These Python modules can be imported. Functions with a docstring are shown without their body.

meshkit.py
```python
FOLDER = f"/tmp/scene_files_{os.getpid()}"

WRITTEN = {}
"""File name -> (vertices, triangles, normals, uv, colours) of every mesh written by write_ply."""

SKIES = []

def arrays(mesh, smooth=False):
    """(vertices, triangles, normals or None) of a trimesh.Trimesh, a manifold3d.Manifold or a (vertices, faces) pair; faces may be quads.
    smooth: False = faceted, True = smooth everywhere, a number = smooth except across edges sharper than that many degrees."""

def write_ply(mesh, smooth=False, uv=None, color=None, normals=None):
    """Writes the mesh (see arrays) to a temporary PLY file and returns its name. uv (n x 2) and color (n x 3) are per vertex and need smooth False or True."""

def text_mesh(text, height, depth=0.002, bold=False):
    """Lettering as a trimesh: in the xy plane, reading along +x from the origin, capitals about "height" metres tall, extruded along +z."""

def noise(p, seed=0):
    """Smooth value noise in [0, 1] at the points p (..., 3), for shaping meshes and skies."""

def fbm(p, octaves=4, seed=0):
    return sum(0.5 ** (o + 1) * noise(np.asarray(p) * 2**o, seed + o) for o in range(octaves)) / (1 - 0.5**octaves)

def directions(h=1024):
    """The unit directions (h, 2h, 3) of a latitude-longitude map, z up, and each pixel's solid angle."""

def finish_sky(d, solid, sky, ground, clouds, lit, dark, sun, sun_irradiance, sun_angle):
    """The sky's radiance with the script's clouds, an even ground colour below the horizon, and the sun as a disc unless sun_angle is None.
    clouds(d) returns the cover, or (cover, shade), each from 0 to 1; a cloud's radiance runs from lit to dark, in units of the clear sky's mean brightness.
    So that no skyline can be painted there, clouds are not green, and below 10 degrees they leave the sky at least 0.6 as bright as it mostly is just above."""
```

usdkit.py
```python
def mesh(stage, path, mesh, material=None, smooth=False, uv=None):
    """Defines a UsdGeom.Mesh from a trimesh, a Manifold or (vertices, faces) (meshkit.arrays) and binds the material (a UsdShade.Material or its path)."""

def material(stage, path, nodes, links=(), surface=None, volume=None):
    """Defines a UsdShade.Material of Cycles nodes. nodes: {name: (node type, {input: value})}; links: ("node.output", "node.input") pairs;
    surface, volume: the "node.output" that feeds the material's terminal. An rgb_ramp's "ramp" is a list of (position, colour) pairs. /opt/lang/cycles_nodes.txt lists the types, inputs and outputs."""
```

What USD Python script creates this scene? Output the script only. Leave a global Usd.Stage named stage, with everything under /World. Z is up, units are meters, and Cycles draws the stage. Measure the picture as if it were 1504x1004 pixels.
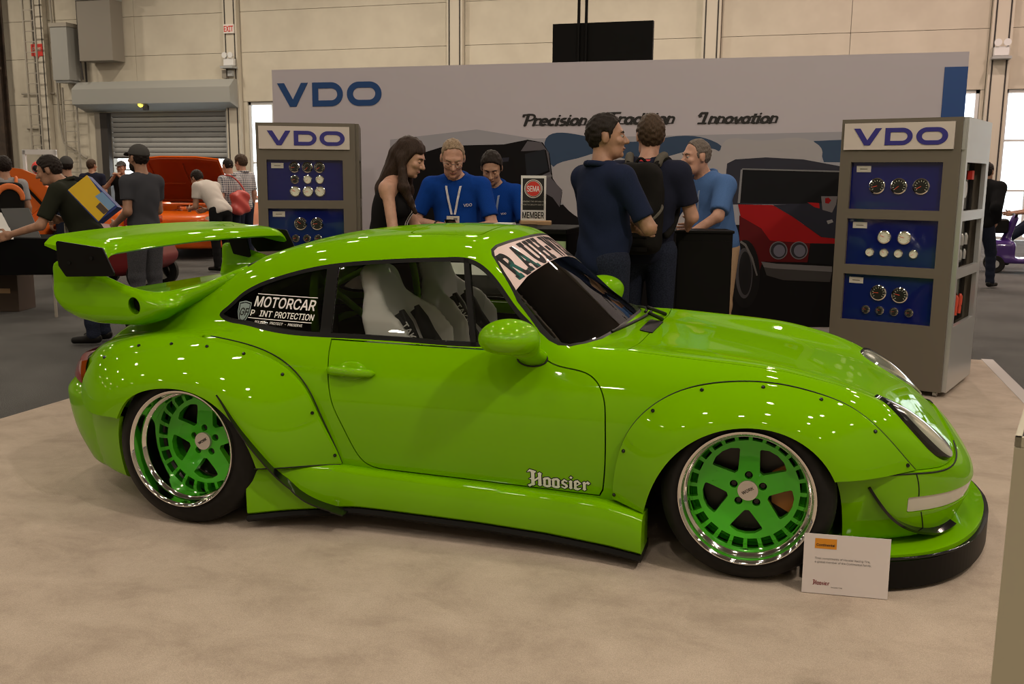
import math, random
import numpy as np, trimesh, manifold3d as m3, usdkit, meshkit
from manifold3d import Manifold, CrossSection
from scipy.interpolate import PchipInterpolator
from scipy.ndimage import gaussian_filter1d
from scipy.spatial import cKDTree
from shapely.geometry import Polygon, LineString, Point, box as sbox
from shapely.ops import unary_union
from shapely import affinity
from pxr import Usd, UsdGeom, UsdLux, UsdShade, Gf, Sdf, Vt

random.seed(7); RNG = np.random.default_rng(7)
stage = Usd.Stage.CreateInMemory()
UsdGeom.SetStageUpAxis(stage, UsdGeom.Tokens.z); UsdGeom.SetStageMetersPerUnit(stage, 1.0)
UsdGeom.Xform.Define(stage, '/World'); UsdGeom.Scope.Define(stage, '/World/Looks')

# ------------------------------------------------------------------ camera
F_PX, CAM, YAW, PITCH, ROLL = 1414.8, (1.2817, -4.2729, 1.4395), -0.2924, -0.170, 0.0084
cam = UsdGeom.Camera.Define(stage, '/World/camera')
cy, sy, cp, sp = math.cos(YAW), math.sin(YAW), math.cos(PITCH), math.sin(PITCH)
fwd = np.array([sy*cp, cy*cp, sp]); rgt = np.array([cy, -sy, 0.0]); upv = np.cross(rgt, fwd)
r2 = math.cos(ROLL)*rgt + math.sin(ROLL)*upv; u2 = -math.sin(ROLL)*rgt + math.cos(ROLL)*upv
m = Gf.Matrix4d(*[float(q) for row in (list(r2)+[0], list(u2)+[0], list(-fwd)+[0], list(CAM)+[1]) for q in row])
cam.AddTransformOp().Set(m)
cam.CreateHorizontalApertureAttr(36.0); cam.CreateVerticalApertureAttr(36.0*1004/1504)
cam.CreateFocalLengthAttr(36.0*F_PX/1504); cam.CreateClippingRangeAttr(Gf.Vec2f(0.05, 300))
cam.CreateFStopAttr(9.0); cam.CreateFocusDistanceAttr(4.6)
cam.CreateExposureAttr(-0.1)

# ------------------------------------------------------------------ light: high-bay lamps of the hall, spots of the booth, daylight outside
def disk_light(name, loc, radius, inten, col, target=None):
    l = UsdLux.DiskLight.Define(stage, '/World/' + name)
    l.CreateRadiusAttr(radius); l.CreateIntensityAttr(inten); l.CreateColorAttr(Gf.Vec3f(*col)); l.CreateNormalizeAttr(False)
    x = UsdGeom.Xformable(l)
    if target is None:
        x.AddTranslateOp().Set(Gf.Vec3d(*loc))
    else:
        d = np.array(target, float) - np.array(loc, float); d /= np.linalg.norm(d)
        zz = -d; xx = np.cross([0, 1, 0.01], zz); xx /= np.linalg.norm(xx); yy = np.cross(zz, xx)
        x.AddTransformOp().Set(Gf.Matrix4d(*xx, 0, *yy, 0, *zz, 0, *[float(q) for q in loc], 1))
    return l

dome = UsdLux.DomeLight.Define(stage, '/World/sky')
dome.CreateIntensityAttr(2.2); dome.CreateColorAttr(Gf.Vec3f(.86, .95, 1.0))
LAMP_SPOTS = [(x, y) for y in (-11.5, -6.5, -2.5, 1.5, 6.5, 12.0, 18.0) for x in (-30, -23, -16, -11, -6.5, -2.2, 2.2, 6.5, 11)]
for i, (x, y) in enumerate(LAMP_SPOTS):
    disk_light('lamp_light_%02d' % i, (x, y, 8.28), 0.22, 380.0 if y > 8 else 104.0, (1.0, 0.76, 0.66) if y > 8 and x > 0 else (1.0, 0.87, 0.70))
# two spot lamps of the stand, hung high in front of the car
disk_light('spot_light_1', (4.4, -3.0, 5.9), 0.16, 560.0, (1.0, 0.88, 0.74), (0.4, -0.6, 0.5))
disk_light('spot_light_2', (0.6, -7.0, 7.0), 0.16, 330.0, (1.0, 0.88, 0.74), (0.0, 1.0, 0.6))
# ------------------------------------------------------------------ helpers
MATS = {}
def mat(name, nodes, links=(), surface='p.BSDF'):
    MATS[name] = usdkit.material(stage, '/World/Looks/' + name, nodes, links, surface=surface); return MATS[name]
def plain(name, c, rough=0.5, **kw):
    return mat(name, {'p': ('principled_bsdf', dict(base_color=c, roughness=rough, **kw))})
def emit(name, c, s):
    return mat(name, {'p': ('emission', dict(color=c, strength=s))}, surface='p.emission')
def noisy(name, c1, c2, scale, rough=0.8, bump=0.0, dist=0.01, detail=4, lo=0.35, hi=0.65, **kw):
    n = {'t': ('texture_coordinate', {}), 'n': ('noise_texture', dict(scale=scale, detail=detail, roughness=0.6)),
         'r': ('rgb_ramp', dict(ramp=[(lo, c1), (hi, c2)])), 'p': ('principled_bsdf', dict(roughness=rough, **kw))}
    l = [('t.object', 'n.vector'), ('n.fac', 'r.fac'), ('r.color', 'p.base_color')]
    if bump:
        n['b'] = ('bump', dict(strength=bump, distance=dist)); l += [('n.fac', 'b.height'), ('b.normal', 'p.normal')]
    return mat(name, n, l)

USED = {}
def numbered(base, name):
    key = base + '/' + name; k = USED.get(key, 0); USED[key] = k + 1
    return name if k == 0 else '%s_%03d' % (name, k)
def say(p, label=None, cat=None, group=None, kind=None):
    for k, v in (('label', label), ('category', cat), ('group', group), ('kind', kind)):
        if v: p.SetCustomDataByKey(k, v)
    return p
def thing(name, label=None, cat=None, loc=(0, 0, 0), rz=0.0, group=None, kind=None):
    path = '/World/' + numbered('/World', name)
    x = UsdGeom.Xform.Define(stage, path)
    x.AddTranslateOp().Set(Gf.Vec3d(*[float(q) for q in loc]))
    if rz: x.AddRotateZOp().Set(float(rz))
    return say(x.GetPrim(), label, cat, group, kind)
def raw(V, F, N, path, material):
    me = UsdGeom.Mesh.Define(stage, path)
    me.CreatePointsAttr(Vt.Vec3fArray.FromNumpy(np.ascontiguousarray(V, np.float32)))
    me.CreateFaceVertexCountsAttr(Vt.IntArray.FromNumpy(np.full(len(F), 3, np.int32)))
    me.CreateFaceVertexIndicesAttr(Vt.IntArray.FromNumpy(np.ascontiguousarray(F, np.int32).ravel()))
    me.CreateSubdivisionSchemeAttr('none')
    if N is not None:
        me.CreateNormalsAttr(Vt.Vec3fArray.FromNumpy(np.ascontiguousarray(N, np.float32))); me.SetNormalsInterpolation('vertex')
    UsdShade.MaterialBindingAPI.Apply(me.GetPrim()).Bind(MATS[material])
    return me.GetPrim()
def obj(name, mesh, material, parent=None, smooth=35, label=None, cat=None, group=None, kind=None, grad=None):
    base = '/World' if parent is None else str(parent.GetPath())
    path = base + '/' + numbered(base, name)
    if isinstance(mesh, list): mesh = cat_(mesh)
    if grad is not None:
        V, F, N = grad_normals(mesh, grad)
    else:
        V, F, N = meshkit.arrays(mesh, smooth)
    return say(raw(V, F, N, path, material), label, cat, group, kind)
def struct(name, mesh, material, parent=None, smooth=False):
    return obj(name, mesh, material, parent, smooth, kind=None if parent is not None else 'structure')
def copy_of(root, loc, rz=0.0, label=None, group=None, name=None):
    was = root.GetCustomData()
    r = thing(name or root.GetName(), label or was.get('label'), was.get('category'), loc, rz, group or was.get('group'))
    r.GetReferences().AddInternalReference(root.GetPath()); r.SetInstanceable(True)
    return r
def tm(x):
    if isinstance(x, Manifold):
        q = x.to_mesh(); return trimesh.Trimesh(q.vert_properties[:, :3], q.tri_verts, process=False)
    return x
def cat_(ms): return trimesh.util.concatenate([tm(q) for q in ms])
def man(t): return Manifold(m3.Mesh(np.asarray(t.vertices, np.float32), np.asarray(t.faces, np.uint32)))
def grad_normals(mesh, g, thr=0.8):
    t = tm(mesh); V = np.asarray(t.vertices, float); F = np.asarray(t.faces)
    fn = np.cross(V[F[:, 1]]-V[F[:, 0]], V[F[:, 2]]-V[F[:, 0]]); ar = np.linalg.norm(fn, axis=1); ok = ar > 1e-12
    F = F[ok]; fn = fn[ok]/ar[ok, None]
    vn = g(V); cn = vn[F]; d = np.einsum('ijk,ik->ij', cn, fn)
    side = np.where(d > thr, 0, np.where(d < -thr, 1, 2))
    C = F.ravel(); S = side.ravel(); FI = np.repeat(np.arange(len(F)), 3)
    k = np.where(S == 2, 4 + FI, S).astype(np.int64)
    comb = C.astype(np.int64)*(len(F)+8) + k
    u, idx, inv = np.unique(comb, return_index=True, return_inverse=True)
    NV = V[C[idx]]; s = S[idx]
    NN = np.where((s == 2)[:, None], fn[FI[idx]], vn[C[idx]]*np.where(s == 1, -1, 1)[:, None])
    return NV, inv.reshape(-1, 3), NN
# --- shapes
def bx(cx, cy_, cz, sx, sy_, sz, rz=0.0, bev=0.0):
    if bev > 0:
        b = Manifold.cube((sx-2*bev, sy_-2*bev, sz-2*bev), True)
        o = m3.Manifold.batch_hull([b.scale(((sx)/(sx-2*bev), 1, 1)), b.scale((1, sy_/(sy_-2*bev), 1)), b.scale((1, 1, sz/(sz-2*bev)))])
        t = tm(o)
    else:
        t = trimesh.creation.box((sx, sy_, sz))
    if rz: t.apply_transform(trimesh.transformations.rotation_matrix(rz, (0, 0, 1)))
    t.apply_translation((cx, cy_, cz)); return t
def tube(p, r, n=10, closed=False):
    """Round bar along the points p; r a radius or one per point."""
    p = np.asarray(p, float); k = len(p); r = np.broadcast_to(np.asarray(r, float), (k,))
    t = np.gradient(p, axis=0) if not closed else np.roll(p, -1, 0)-np.roll(p, 1, 0)
    t /= np.linalg.norm(t, axis=1, keepdims=True)
    ref = np.array([0, 0, 1.0]) if abs(t[:, 2]).mean() < 0.8 else np.array([1.0, 0, 0])
    a = np.cross(t, ref); a /= np.maximum(np.linalg.norm(a, axis=1, keepdims=True), 1e-9); b = np.cross(a, t)
    th = np.arange(n)*2*np.pi/n
    V = (p[:, None] + r[:, None, None]*(a[:, None]*np.cos(th)[None, :, None] + b[:, None]*np.sin(th)[None, :, None])).reshape(-1, 3)
    F = []
    for i in range(k if closed else k-1):
        j = (i+1) % k
        for q in range(n):
            q2 = (q+1) % n
            F += [(i*n+q, i*n+q2, j*n+q2), (i*n+q, j*n+q2, j*n+q)]
    if not closed:
        V = np.vstack([V, p[0], p[-1]]); c0, c1 = len(V)-2, len(V)-1
        for q in range(n):
            q2 = (q+1) % n; F += [(c0, q2, q), (c1, (k-1)*n+q, (k-1)*n+q2)]
    ms = trimesh.Trimesh(V, F, process=False)
    if ms.volume < 0: ms.invert()
    return ms
def lathe(prof, n=48, axis='z', closed=True):
    """prof: (radius, height) pairs; revolved round z. closed joins last to first."""
    prof = np.asarray(prof, float); k = len(prof); th = np.arange(n)*2*np.pi/n
    V = np.stack([prof[:, 0][:, None]*np.cos(th), prof[:, 0][:, None]*np.sin(th), np.repeat(prof[:, 1][:, None], n, 1)], -1).reshape(-1, 3)
    F = []
    for i in range(k if closed else k-1):
        j = (i+1) % k
        for q in range(n):
            q2 = (q+1) % n; F += [(i*n+q, i*n+q2, j*n+q2), (i*n+q, j*n+q2, j*n+q)]
    t = trimesh.Trimesh(V, F, process=False)
    t.update_faces(t.area_faces > 1e-12)
    if t.volume < 0: t.invert()
    return t
def prism(poly, h, z0=0.0):
    """shapely polygon extruded along +z."""
    g = [q for q in getattr(poly, 'geoms', [poly]) if q.area > 1e-9]
    ms = [trimesh.creation.extrude_polygon(q, h, engine='earcut') for q in g]
    t = trimesh.util.concatenate(ms); t.apply_translation((0, 0, z0)); return t
RX90 = trimesh.transformations.rotation_matrix(np.pi/2, (1, 0, 0))     # (x, y, z) -> (x, -z, y)
def facing(t, loc=(0, 0, 0), rz=0.0):
    """A mesh drawn in xy with thickness along +z, stood up so that it reads from -y, at loc."""
    t = t.copy(); t.apply_transform(RX90)
    if rz: t.apply_transform(trimesh.transformations.rotation_matrix(rz, (0, 0, 1)))
    t.apply_translation(loc); return t
def place(t, loc=(0, 0, 0), rz=0.0, rx=0.0, ry=0.0, s=1.0):
    t = tm(t).copy(); T = trimesh.transformations
    if s != 1.0: t.apply_scale(s)
    if rx: t.apply_transform(T.rotation_matrix(rx, (1, 0, 0)))
    if ry: t.apply_transform(T.rotation_matrix(ry, (0, 1, 0)))
    if rz: t.apply_transform(T.rotation_matrix(rz, (0, 0, 1)))
    t.apply_translation(loc); return t
def spline(pts, n=60, closed=False):
    p = np.asarray(pts, float); d = np.r_[0, np.cumsum(np.linalg.norm(np.diff(p, axis=0), axis=1))]
    from scipy.interpolate import CubicSpline
    if closed:
        p = np.vstack([p, p[:1]]); d = np.r_[0, np.cumsum(np.linalg.norm(np.diff(p, axis=0), axis=1))]
        return CubicSpline(d, p, bc_type='periodic')(np.linspace(0, d[-1], n, endpoint=False))
    return CubicSpline(d, p)(np.linspace(0, d[-1], n))
# --- implicit surfaces
def smin(a, b, k): h = np.clip(0.5+0.5*(b-a)/k, 0, 1); return b+(a-b)*h-k*h*(1-h)
def smax(a, b, k): return -smin(-a, -b, k)
def nets(f, lo, hi, d, project=2):
    """Surface nets of f < 0 in the box lo..hi with cells of d; vertices moved onto the surface."""
    lo = np.asarray(lo, float); n = np.maximum(np.ceil((np.asarray(hi, float)-lo)/d).astype(int), 2)+1
    ax = [lo[k]+d*np.arange(n[k]) for k in range(3)]
    val = np.empty(n, np.float32)
    Y, Z = np.meshgrid(ax[1], ax[2], indexing='ij')
    st = max(1, int(400000//(n[1]*n[2])))
    for i in range(0, n[0], st):
        xs = ax[0][i:i+st]
        val[i:i+st] = f(np.broadcast_to(xs[:, None, None], (len(xs),)+Y.shape), np.broadcast_to(Y, (len(xs),)+Y.shape), np.broadcast_to(Z, (len(xs),)+Y.shape))
    for k in range(3):                      # close the surface at the box
        for e_ in (0, -1):
            q = [slice(None)]*3; q[k] = e_; val[tuple(q)] = np.maximum(val[tuple(q)], .25*d)
    s = val < 0
    c = np.zeros(n-1, np.int8)
    for a in np.ndindex(2, 2, 2):
        c += s[a[0]:n[0]-1+a[0], a[1]:n[1]-1+a[1], a[2]:n[2]-1+a[2]]
    ii = np.argwhere((c > 0) & (c < 8))
    idx = np.full(n-1, -1, np.int64); idx[tuple(ii.T)] = np.arange(len(ii))
    acc = np.zeros((len(ii), 3)); cnt = np.zeros(len(ii))
    cor = list(np.ndindex(2, 2, 2))
    for a in cor:
        for k in range(3):
            if a[k] == 0:
                b = list(a); b[k] = 1
                va = val[tuple((ii+a).T)]; vb = val[tuple((ii+b).T)]
                cr = (va < 0) != (vb < 0)
                t = np.where(cr, va/np.where(va == vb, 1, va-vb), 0)
                p = np.array(a, float)[None]+t[:, None]*(np.array(b)-np.array(a))[None]
                acc += np.where(cr[:, None], p, 0); cnt += cr
    V = lo+(ii+acc/cnt[:, None])*d
    F = []
    for k in range(3):
        i1, i2 = (k+1) % 3, (k+2) % 3
        sl0 = [slice(None)]*3; sl1 = [slice(None)]*3
        sl0[k] = slice(0, n[k]-1); sl1[k] = slice(1, n[k])
        for q in (i1, i2): sl0[q] = slice(1, n[q]-1); sl1[q] = slice(1, n[q]-1)
        A, B = s[tuple(sl0)], s[tuple(sl1)]
        e = np.argwhere(A != B)
        if not len(e): continue
        inside = A[tuple(e.T)]
        g = e.copy(); g[:, i1] += 1; g[:, i2] += 1
        def cell(o1, o2):
            q = g.copy(); q[:, i1] -= o1; q[:, i2] -= o2; return idx[tuple(q.T)]
        q = np.stack([cell(1, 1), cell(0, 1), cell(0, 0), cell(1, 0)], 1)
        q = np.where(inside[:, None], q, q[:, ::-1])
        F.append(q)
    F = np.vstack(F)
    g = gradient(f)
    for _ in range(project):
        v = f(*V.T); n_ = g(V, False); V = V-np.clip(v/np.maximum((n_**2).sum(1), 1e-3), -d, d)[:, None]*n_*0.9
    F3 = np.vstack([F[:, [0, 1, 2]], F[:, [0, 2, 3]]])
    return trimesh.Trimesh(V, F3, process=False)
def gradient(f, e=2e-3):
    def g(V, unit=True):
        x, y, z = np.asarray(V, float).T
        G = np.stack([f(x+e, y, z)-f(x-e, y, z), f(x, y+e, z)-f(x, y-e, z), f(x, y, z+e)-f(x, y, z-e)], 1)/(2*e)
        return G/np.maximum(np.linalg.norm(G, axis=1, keepdims=True), 1e-9) if unit else G
    return g
def table(pts, sm=0.04, lo=-2.6, hi=2.6, n=2081):
    p = np.asarray(pts, float); p = p[np.argsort(p[:, 0])]
    x = np.linspace(lo, hi, n); y = PchipInterpolator(p[:, 0], p[:, 1])(np.clip(x, p[0, 0], p[-1, 0]))
    y = gaussian_filter1d(y, sm/(x[1]-x[0]), mode='nearest')
    def fn(q): return np.interp(q, x, y)
    return fn
# ------------------------------------------------------------------ paints
plain('green_paint', (.175, .43, .0), .5, coat_weight=.6, coat_roughness=.025, specular_ior_level=.0)
plain('wheel_green', (.05, .46, .006), .28, coat_weight=.8, coat_roughness=.03, metallic=.12, specular_ior_level=.2)
plain('chrome', (.80, .78, .75), .07, metallic=1.0)
plain('black_trim', (.005, .0045, .004), .45, specular_ior_level=.15)
plain('black_gloss', (.006, .006, .006), .12)
plain('banner_black', (.006, .006, .006), .6, specular_ior_level=.1)
plain('dash_grey', (.03, .03, .03), .7)
noisy('rubber', (.006, .0052, .0045), (.010, .009, .008), 40, .6, specular_ior_level=.25)
plain('inner_black', (.006, .006, .006), .8, specular_ior_level=.2)
plain('seam_black', (.006, .008, .004), .7)
plain('seat_white', (.80, .78, .75), .7)
plain('seat_dark', (.015, .015, .016), .8)
plain('silver_cap', (.62, .56, .52), .35, metallic=.55)
plain('brake_steel', (.045, .042, .04), .38, metallic=1.0)
plain('caliper_orange', (.36, .12, .015), .4)
plain('white_print', (.78, .76, .73), .5)
plain('grey_print', (.24, .30, .30), .5)
plain('strip_pink', (.62, .47, .44), .4, coat_weight=.15)
noisy('letter_teal', (.006, .006, .007), (.003, .085, .07), 14, .6, lo=.48, hi=.58, specular_ior_level=.1)
plain('tail_red', (.25, .004, .008), .12, coat_weight=1.0)
plain('signal_clear', (.60, .56, .50), .12, coat_weight=1.0)
mat('tinted_glass', {'f': ('fresnel', dict(IOR=1.45)), 't': ('transparent_bsdf', dict(color=(.97, .98, .97))), 'g': ('glossy_bsdf', dict(color=(1, 1, 1), roughness=.015)), 'm': ('mix_closure', {})},
    [('f.fac', 'm.fac'), ('t.BSDF', 'm.closure1'), ('g.BSDF', 'm.closure2')], 'm.closure')
mat('quarter_glass_tint', {'f': ('fresnel', dict(IOR=1.45)), 't': ('transparent_bsdf', dict(color=(.55, .55, .55))), 'g': ('glossy_bsdf', dict(color=(1, 1, 1), roughness=.015)), 'm': ('mix_closure', {})},
    [('f.fac', 'm.fac'), ('t.BSDF', 'm.closure1'), ('g.BSDF', 'm.closure2')], 'm.closure')
mat('lamp_glass', {'f': ('fresnel', dict(IOR=1.7)), 't': ('transparent_bsdf', dict(color=(.9, .93, .9))), 'g': ('glossy_bsdf', dict(color=(1, 1, 1), roughness=.01)), 'm': ('mix_closure', {})},
    [('f.fac', 'm.fac'), ('t.BSDF', 'm.closure1'), ('g.BSDF', 'm.closure2')], 'm.closure')

# ------------------------------------------------------------------ where things seen in the photograph lie
R_ = np.array([r2, u2, fwd])
def ray(u, v): return R_.T@np.array([(u-752)/F_PX, (502-v)/F_PX, 1.0])
def at(u, v, y=None, z=None, D=None):
    """A place of the hall from where the photograph shows it: on the plane y, on the height z or at the distance D."""
    d = ray(u, v); c = np.array(CAM)
    t = (y-c[1])/d[1] if y is not None else (z-c[2])/d[2] if z is not None else D
    return c+t*d

# ------------------------------------------------------------------ room materials
noisy('wall_paint', (.54, .49, .40), (.60, .55, .45), 1.2, .75)
noisy('wall_backing', (.20, .18, .15), (.24, .215, .18), 2, .9)
plain('column_paint', (.58, .53, .44), .7)
plain('groove_dark', (.035, .03, .028), .8)
noisy('rust_steel', (.035, .024, .018), (.07, .045, .03), 3, .7)
plain('duct_grey', (.25, .225, .19), .6)
plain('pipe_grey', (.34, .31, .26), .5)
plain('hood_paint', (.33, .33, .31), .55)
plain('shutter_grey', (.34, .34, .335), .5)
plain('frame_white', (.70, .70, .70), .5)
plain('frame_grey', (.36, .37, .37), .5)
plain('ceiling_dark', (.22, .20, .17), .9)
plain('sign_white', (.75, .70, .66), .5)
plain('sign_red', (.60, .03, .02), .5)
noisy('outside_ground', (.55, .54, .52), (.62, .61, .59), .5, .9)
noisy('outside_wall', (.60, .60, .58), (.68, .67, .65), .3, .9)
mat('window_pane', {'f': ('fresnel', dict(IOR=1.4)), 't': ('transparent_bsdf', dict(color=(.95, .97, .98))), 'g': ('glossy_bsdf', dict(color=(1, 1, 1), roughness=.02)), 'm': ('mix_closure', {})},
    [('f.fac', 'm.fac'), ('t.BSDF', 'm.closure1'), ('g.BSDF', 'm.closure2')], 'm.closure')
# speckled aisle carpet, plain booth carpet
mat('aisle_carpet', {'g': ('geometry', {}), 'n': ('noise_texture', dict(scale=160.0, detail=3.0)), 'r': ('rgb_ramp', dict(ramp=[(.38, (.026, .026, .026)), (.5, (.085, .083, .08)), (.62, (.21, .205, .20))])),
    'n2': ('noise_texture', dict(scale=1.2, detail=3.0)), 'r2': ('rgb_ramp', dict(ramp=[(.35, (.8, .8, .8)), (.65, (1.1, 1.1, 1.1))])), 'x': ('mix_color', dict(blend_type='multiply', fac=1.0)),
    'b': ('bump', dict(strength=.5, distance=.004)), 'p': ('principled_bsdf', dict(roughness=.95, specular_ior_level=.1))},
    [('g.position', 'n.vector'), ('n.fac', 'r.fac'), ('g.position', 'n2.vector'), ('n2.fac', 'r2.fac'), ('r.color', 'x.a'), ('r2.color', 'x.b'), ('x.result', 'p.base_color'), ('n.fac', 'b.height'), ('b.normal', 'p.normal')])
mat('booth_carpet', {'g': ('geometry', {}), 'm': ('mapping', dict(scale=(1.0, 1.25, 1.0))), 'n': ('noise_texture', dict(scale=3.2, detail=7.0, roughness=.68, distortion=.35)), 'r': ('rgb_ramp', dict(ramp=[(.34, (.385, .305, .24)), (.5, (.465, .375, .30)), (.68, (.52, .425, .345))])),
    'n2': ('noise_texture', dict(scale=340.0, detail=2.0)), 'r2': ('rgb_ramp', dict(ramp=[(.3, (.82, .82, .82)), (.7, (1.12, 1.12, 1.12))])), 'x': ('mix_color', dict(blend_type='multiply', fac=1.0)),
    'b': ('bump', dict(strength=.55, distance=.003)), 'p': ('principled_bsdf', dict(roughness=.97, specular_ior_level=.1, sheen_weight=.15))},
    [('g.position', 'm.vector'), ('m.vector', 'n.vector'), ('n.fac', 'r.fac'), ('g.position', 'n2.vector'), ('n2.fac', 'r2.fac'), ('r.color', 'x.a'), ('r2.color', 'x.b'), ('x.result', 'p.base_color'), ('n2.fac', 'b.height'), ('b.normal', 'p.normal')])

# ------------------------------------------------------------------ the hall
X0, X1, Y0, Y1, ZC = -37.0, 13.0, -14.0, 22.0, 9.0
struct('floor', bx((X0+X1)/2, (Y0+Y1)/2, -.062, X1-X0+.4, Y1-Y0+.4, .1), 'aisle_carpet')
struct('ceiling', bx((X0+X1)/2, (Y0+Y1)/2+.15, ZC+.1, X1-X0+.4, Y1-Y0+.5, .2), 'ceiling_dark')
struct('wall_left', bx(X0-.1, (Y0+Y1)/2+.2, ZC/2, .2, Y1-Y0+.4, ZC), 'wall_paint')
struct('wall_right', bx(X1+.1, (Y0+Y1)/2+.2, ZC/2, .2, Y1-Y0+.4, ZC), 'wall_paint')
struct('wall_front', bx((X0+X1)/2, Y0-.1, ZC/2, X1-X0, .2, ZC), 'wall_paint')
COLS = [-36.4, -29.4, -22.4, -15.42, -8.31, -1.30, 5.50, 12.6]
OPEN = [sbox(-20.05, -.1, -15.72, 3.32), sbox(-15.02, -.1, -12.6, 3.58), sbox(4.55, .9, 5.16, 3.60), sbox(5.72, -.1, 11.6, 3.60)]
opening = unary_union(OPEN)
wb_ = thing('wall_back', kind='structure')
t = prism(sbox(X0, 0, X1, ZC).difference(opening), .2); obj('backing', facing(t, (0, Y1+.30, 0)), 'wall_backing', wb_, False)
for i in range(len(COLS)-1):
    a, b = COLS[i]+.24, COLS[i+1]-.24
    cuts = [a, b] if i in (3,) else [a, (a+b)/2, b]
    for j in range(len(cuts)-1):
        for z0, z1 in ((.0, 3.6), (3.6, 5.03), (5.03, 6.2), (6.2, 7.6), (7.6, ZC)):
            p = sbox(cuts[j]+.006, z0+.006, cuts[j+1]-.006, z1-.006).difference(opening.buffer(.01))
            if p.area > .05: obj('panel', facing(prism(p, .06), (0, Y1+.06, 0)), 'wall_paint', wb_, False)
# columns with two dark grooves each
for k, x in enumerate(COLS):
    c = struct('trim_%d' % (k+1), bx(x, Y1-.06, ZC/2, .46, .26, ZC), 'column_paint')
    for s in (-1, 1): obj('groove', bx(x+s*.155, Y1-.192, ZC/2+.0, .035, .012, ZC-.1), 'groove_dark', c, False)
# roller door
d1 = thing('door_1', kind='structure')
for k in range(9):
    z = 1.95+.155*k
    pr = Polygon([(0, z), (.02, z+.012), (.03, z+.07), (.02, z+.13), (0, z+.142), (-.02, z+.142), (-.02, z)])
    t = prism(pr, 4.30); t = trimesh.Trimesh(np.c_[t.vertices[:, 2]-20.03, Y1+.12-t.vertices[:, 0], t.vertices[:, 1]], t.faces[:, ::-1], process=False)
    obj('slat', t, 'shutter_grey', d1, False)
obj('curtain', bx(-17.88, Y1+.155, 2.65, 4.3, .01, 1.4), 'groove_dark', d1, False)
obj('bottom_bar', bx(-17.88, Y1+.12, 1.93, 4.3, .06, .05), 'groove_dark', d1, False)
for x in (-20.18, -15.6): obj('guide_rail', bx(x, Y1-.02, 1.66, .26 if x < -18 else .30, .16, 3.32), 'groove_dark' if x < -18 else 'frame_grey', d1, False)
obj('side_frame', bx(-20.42, Y1-.02, 1.66, .2, .14, 3.3), 'duct_grey', d1, False)
for z in (.55, 1.1, 1.55): obj('rail_bar', bx(-17.9, Y1+.5, z, 4.6, .05, .05), 'frame_grey', d1, False)
hp = Polygon([(0, 3.34), (-.62, 3.55), (-.62, 4.0), (-.35, 4.24), (0, 4.24)])
t = prism(hp, 5.65); t = trimesh.Trimesh(np.c_[t.vertices[:, 2]-20.88, Y1+t.vertices[:, 0], t.vertices[:, 1]], t.faces, process=False)
if t.volume < 0: t.invert()
obj('shutter_hood', t, 'hood_paint', d1, False)
emit('yellow_lamp', (1.0, .72, .04), 6.0)
obj('hood_lamp', place(trimesh.creation.icosphere(2, .075), (-18.45, Y1-.50, 3.52)), 'yellow_lamp', d1)
obj('lamp_holder', bx(-18.25, Y1-.52, 3.42, .16, .14, .14, bev=.02), 'groove_dark', d1, 30)
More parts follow.
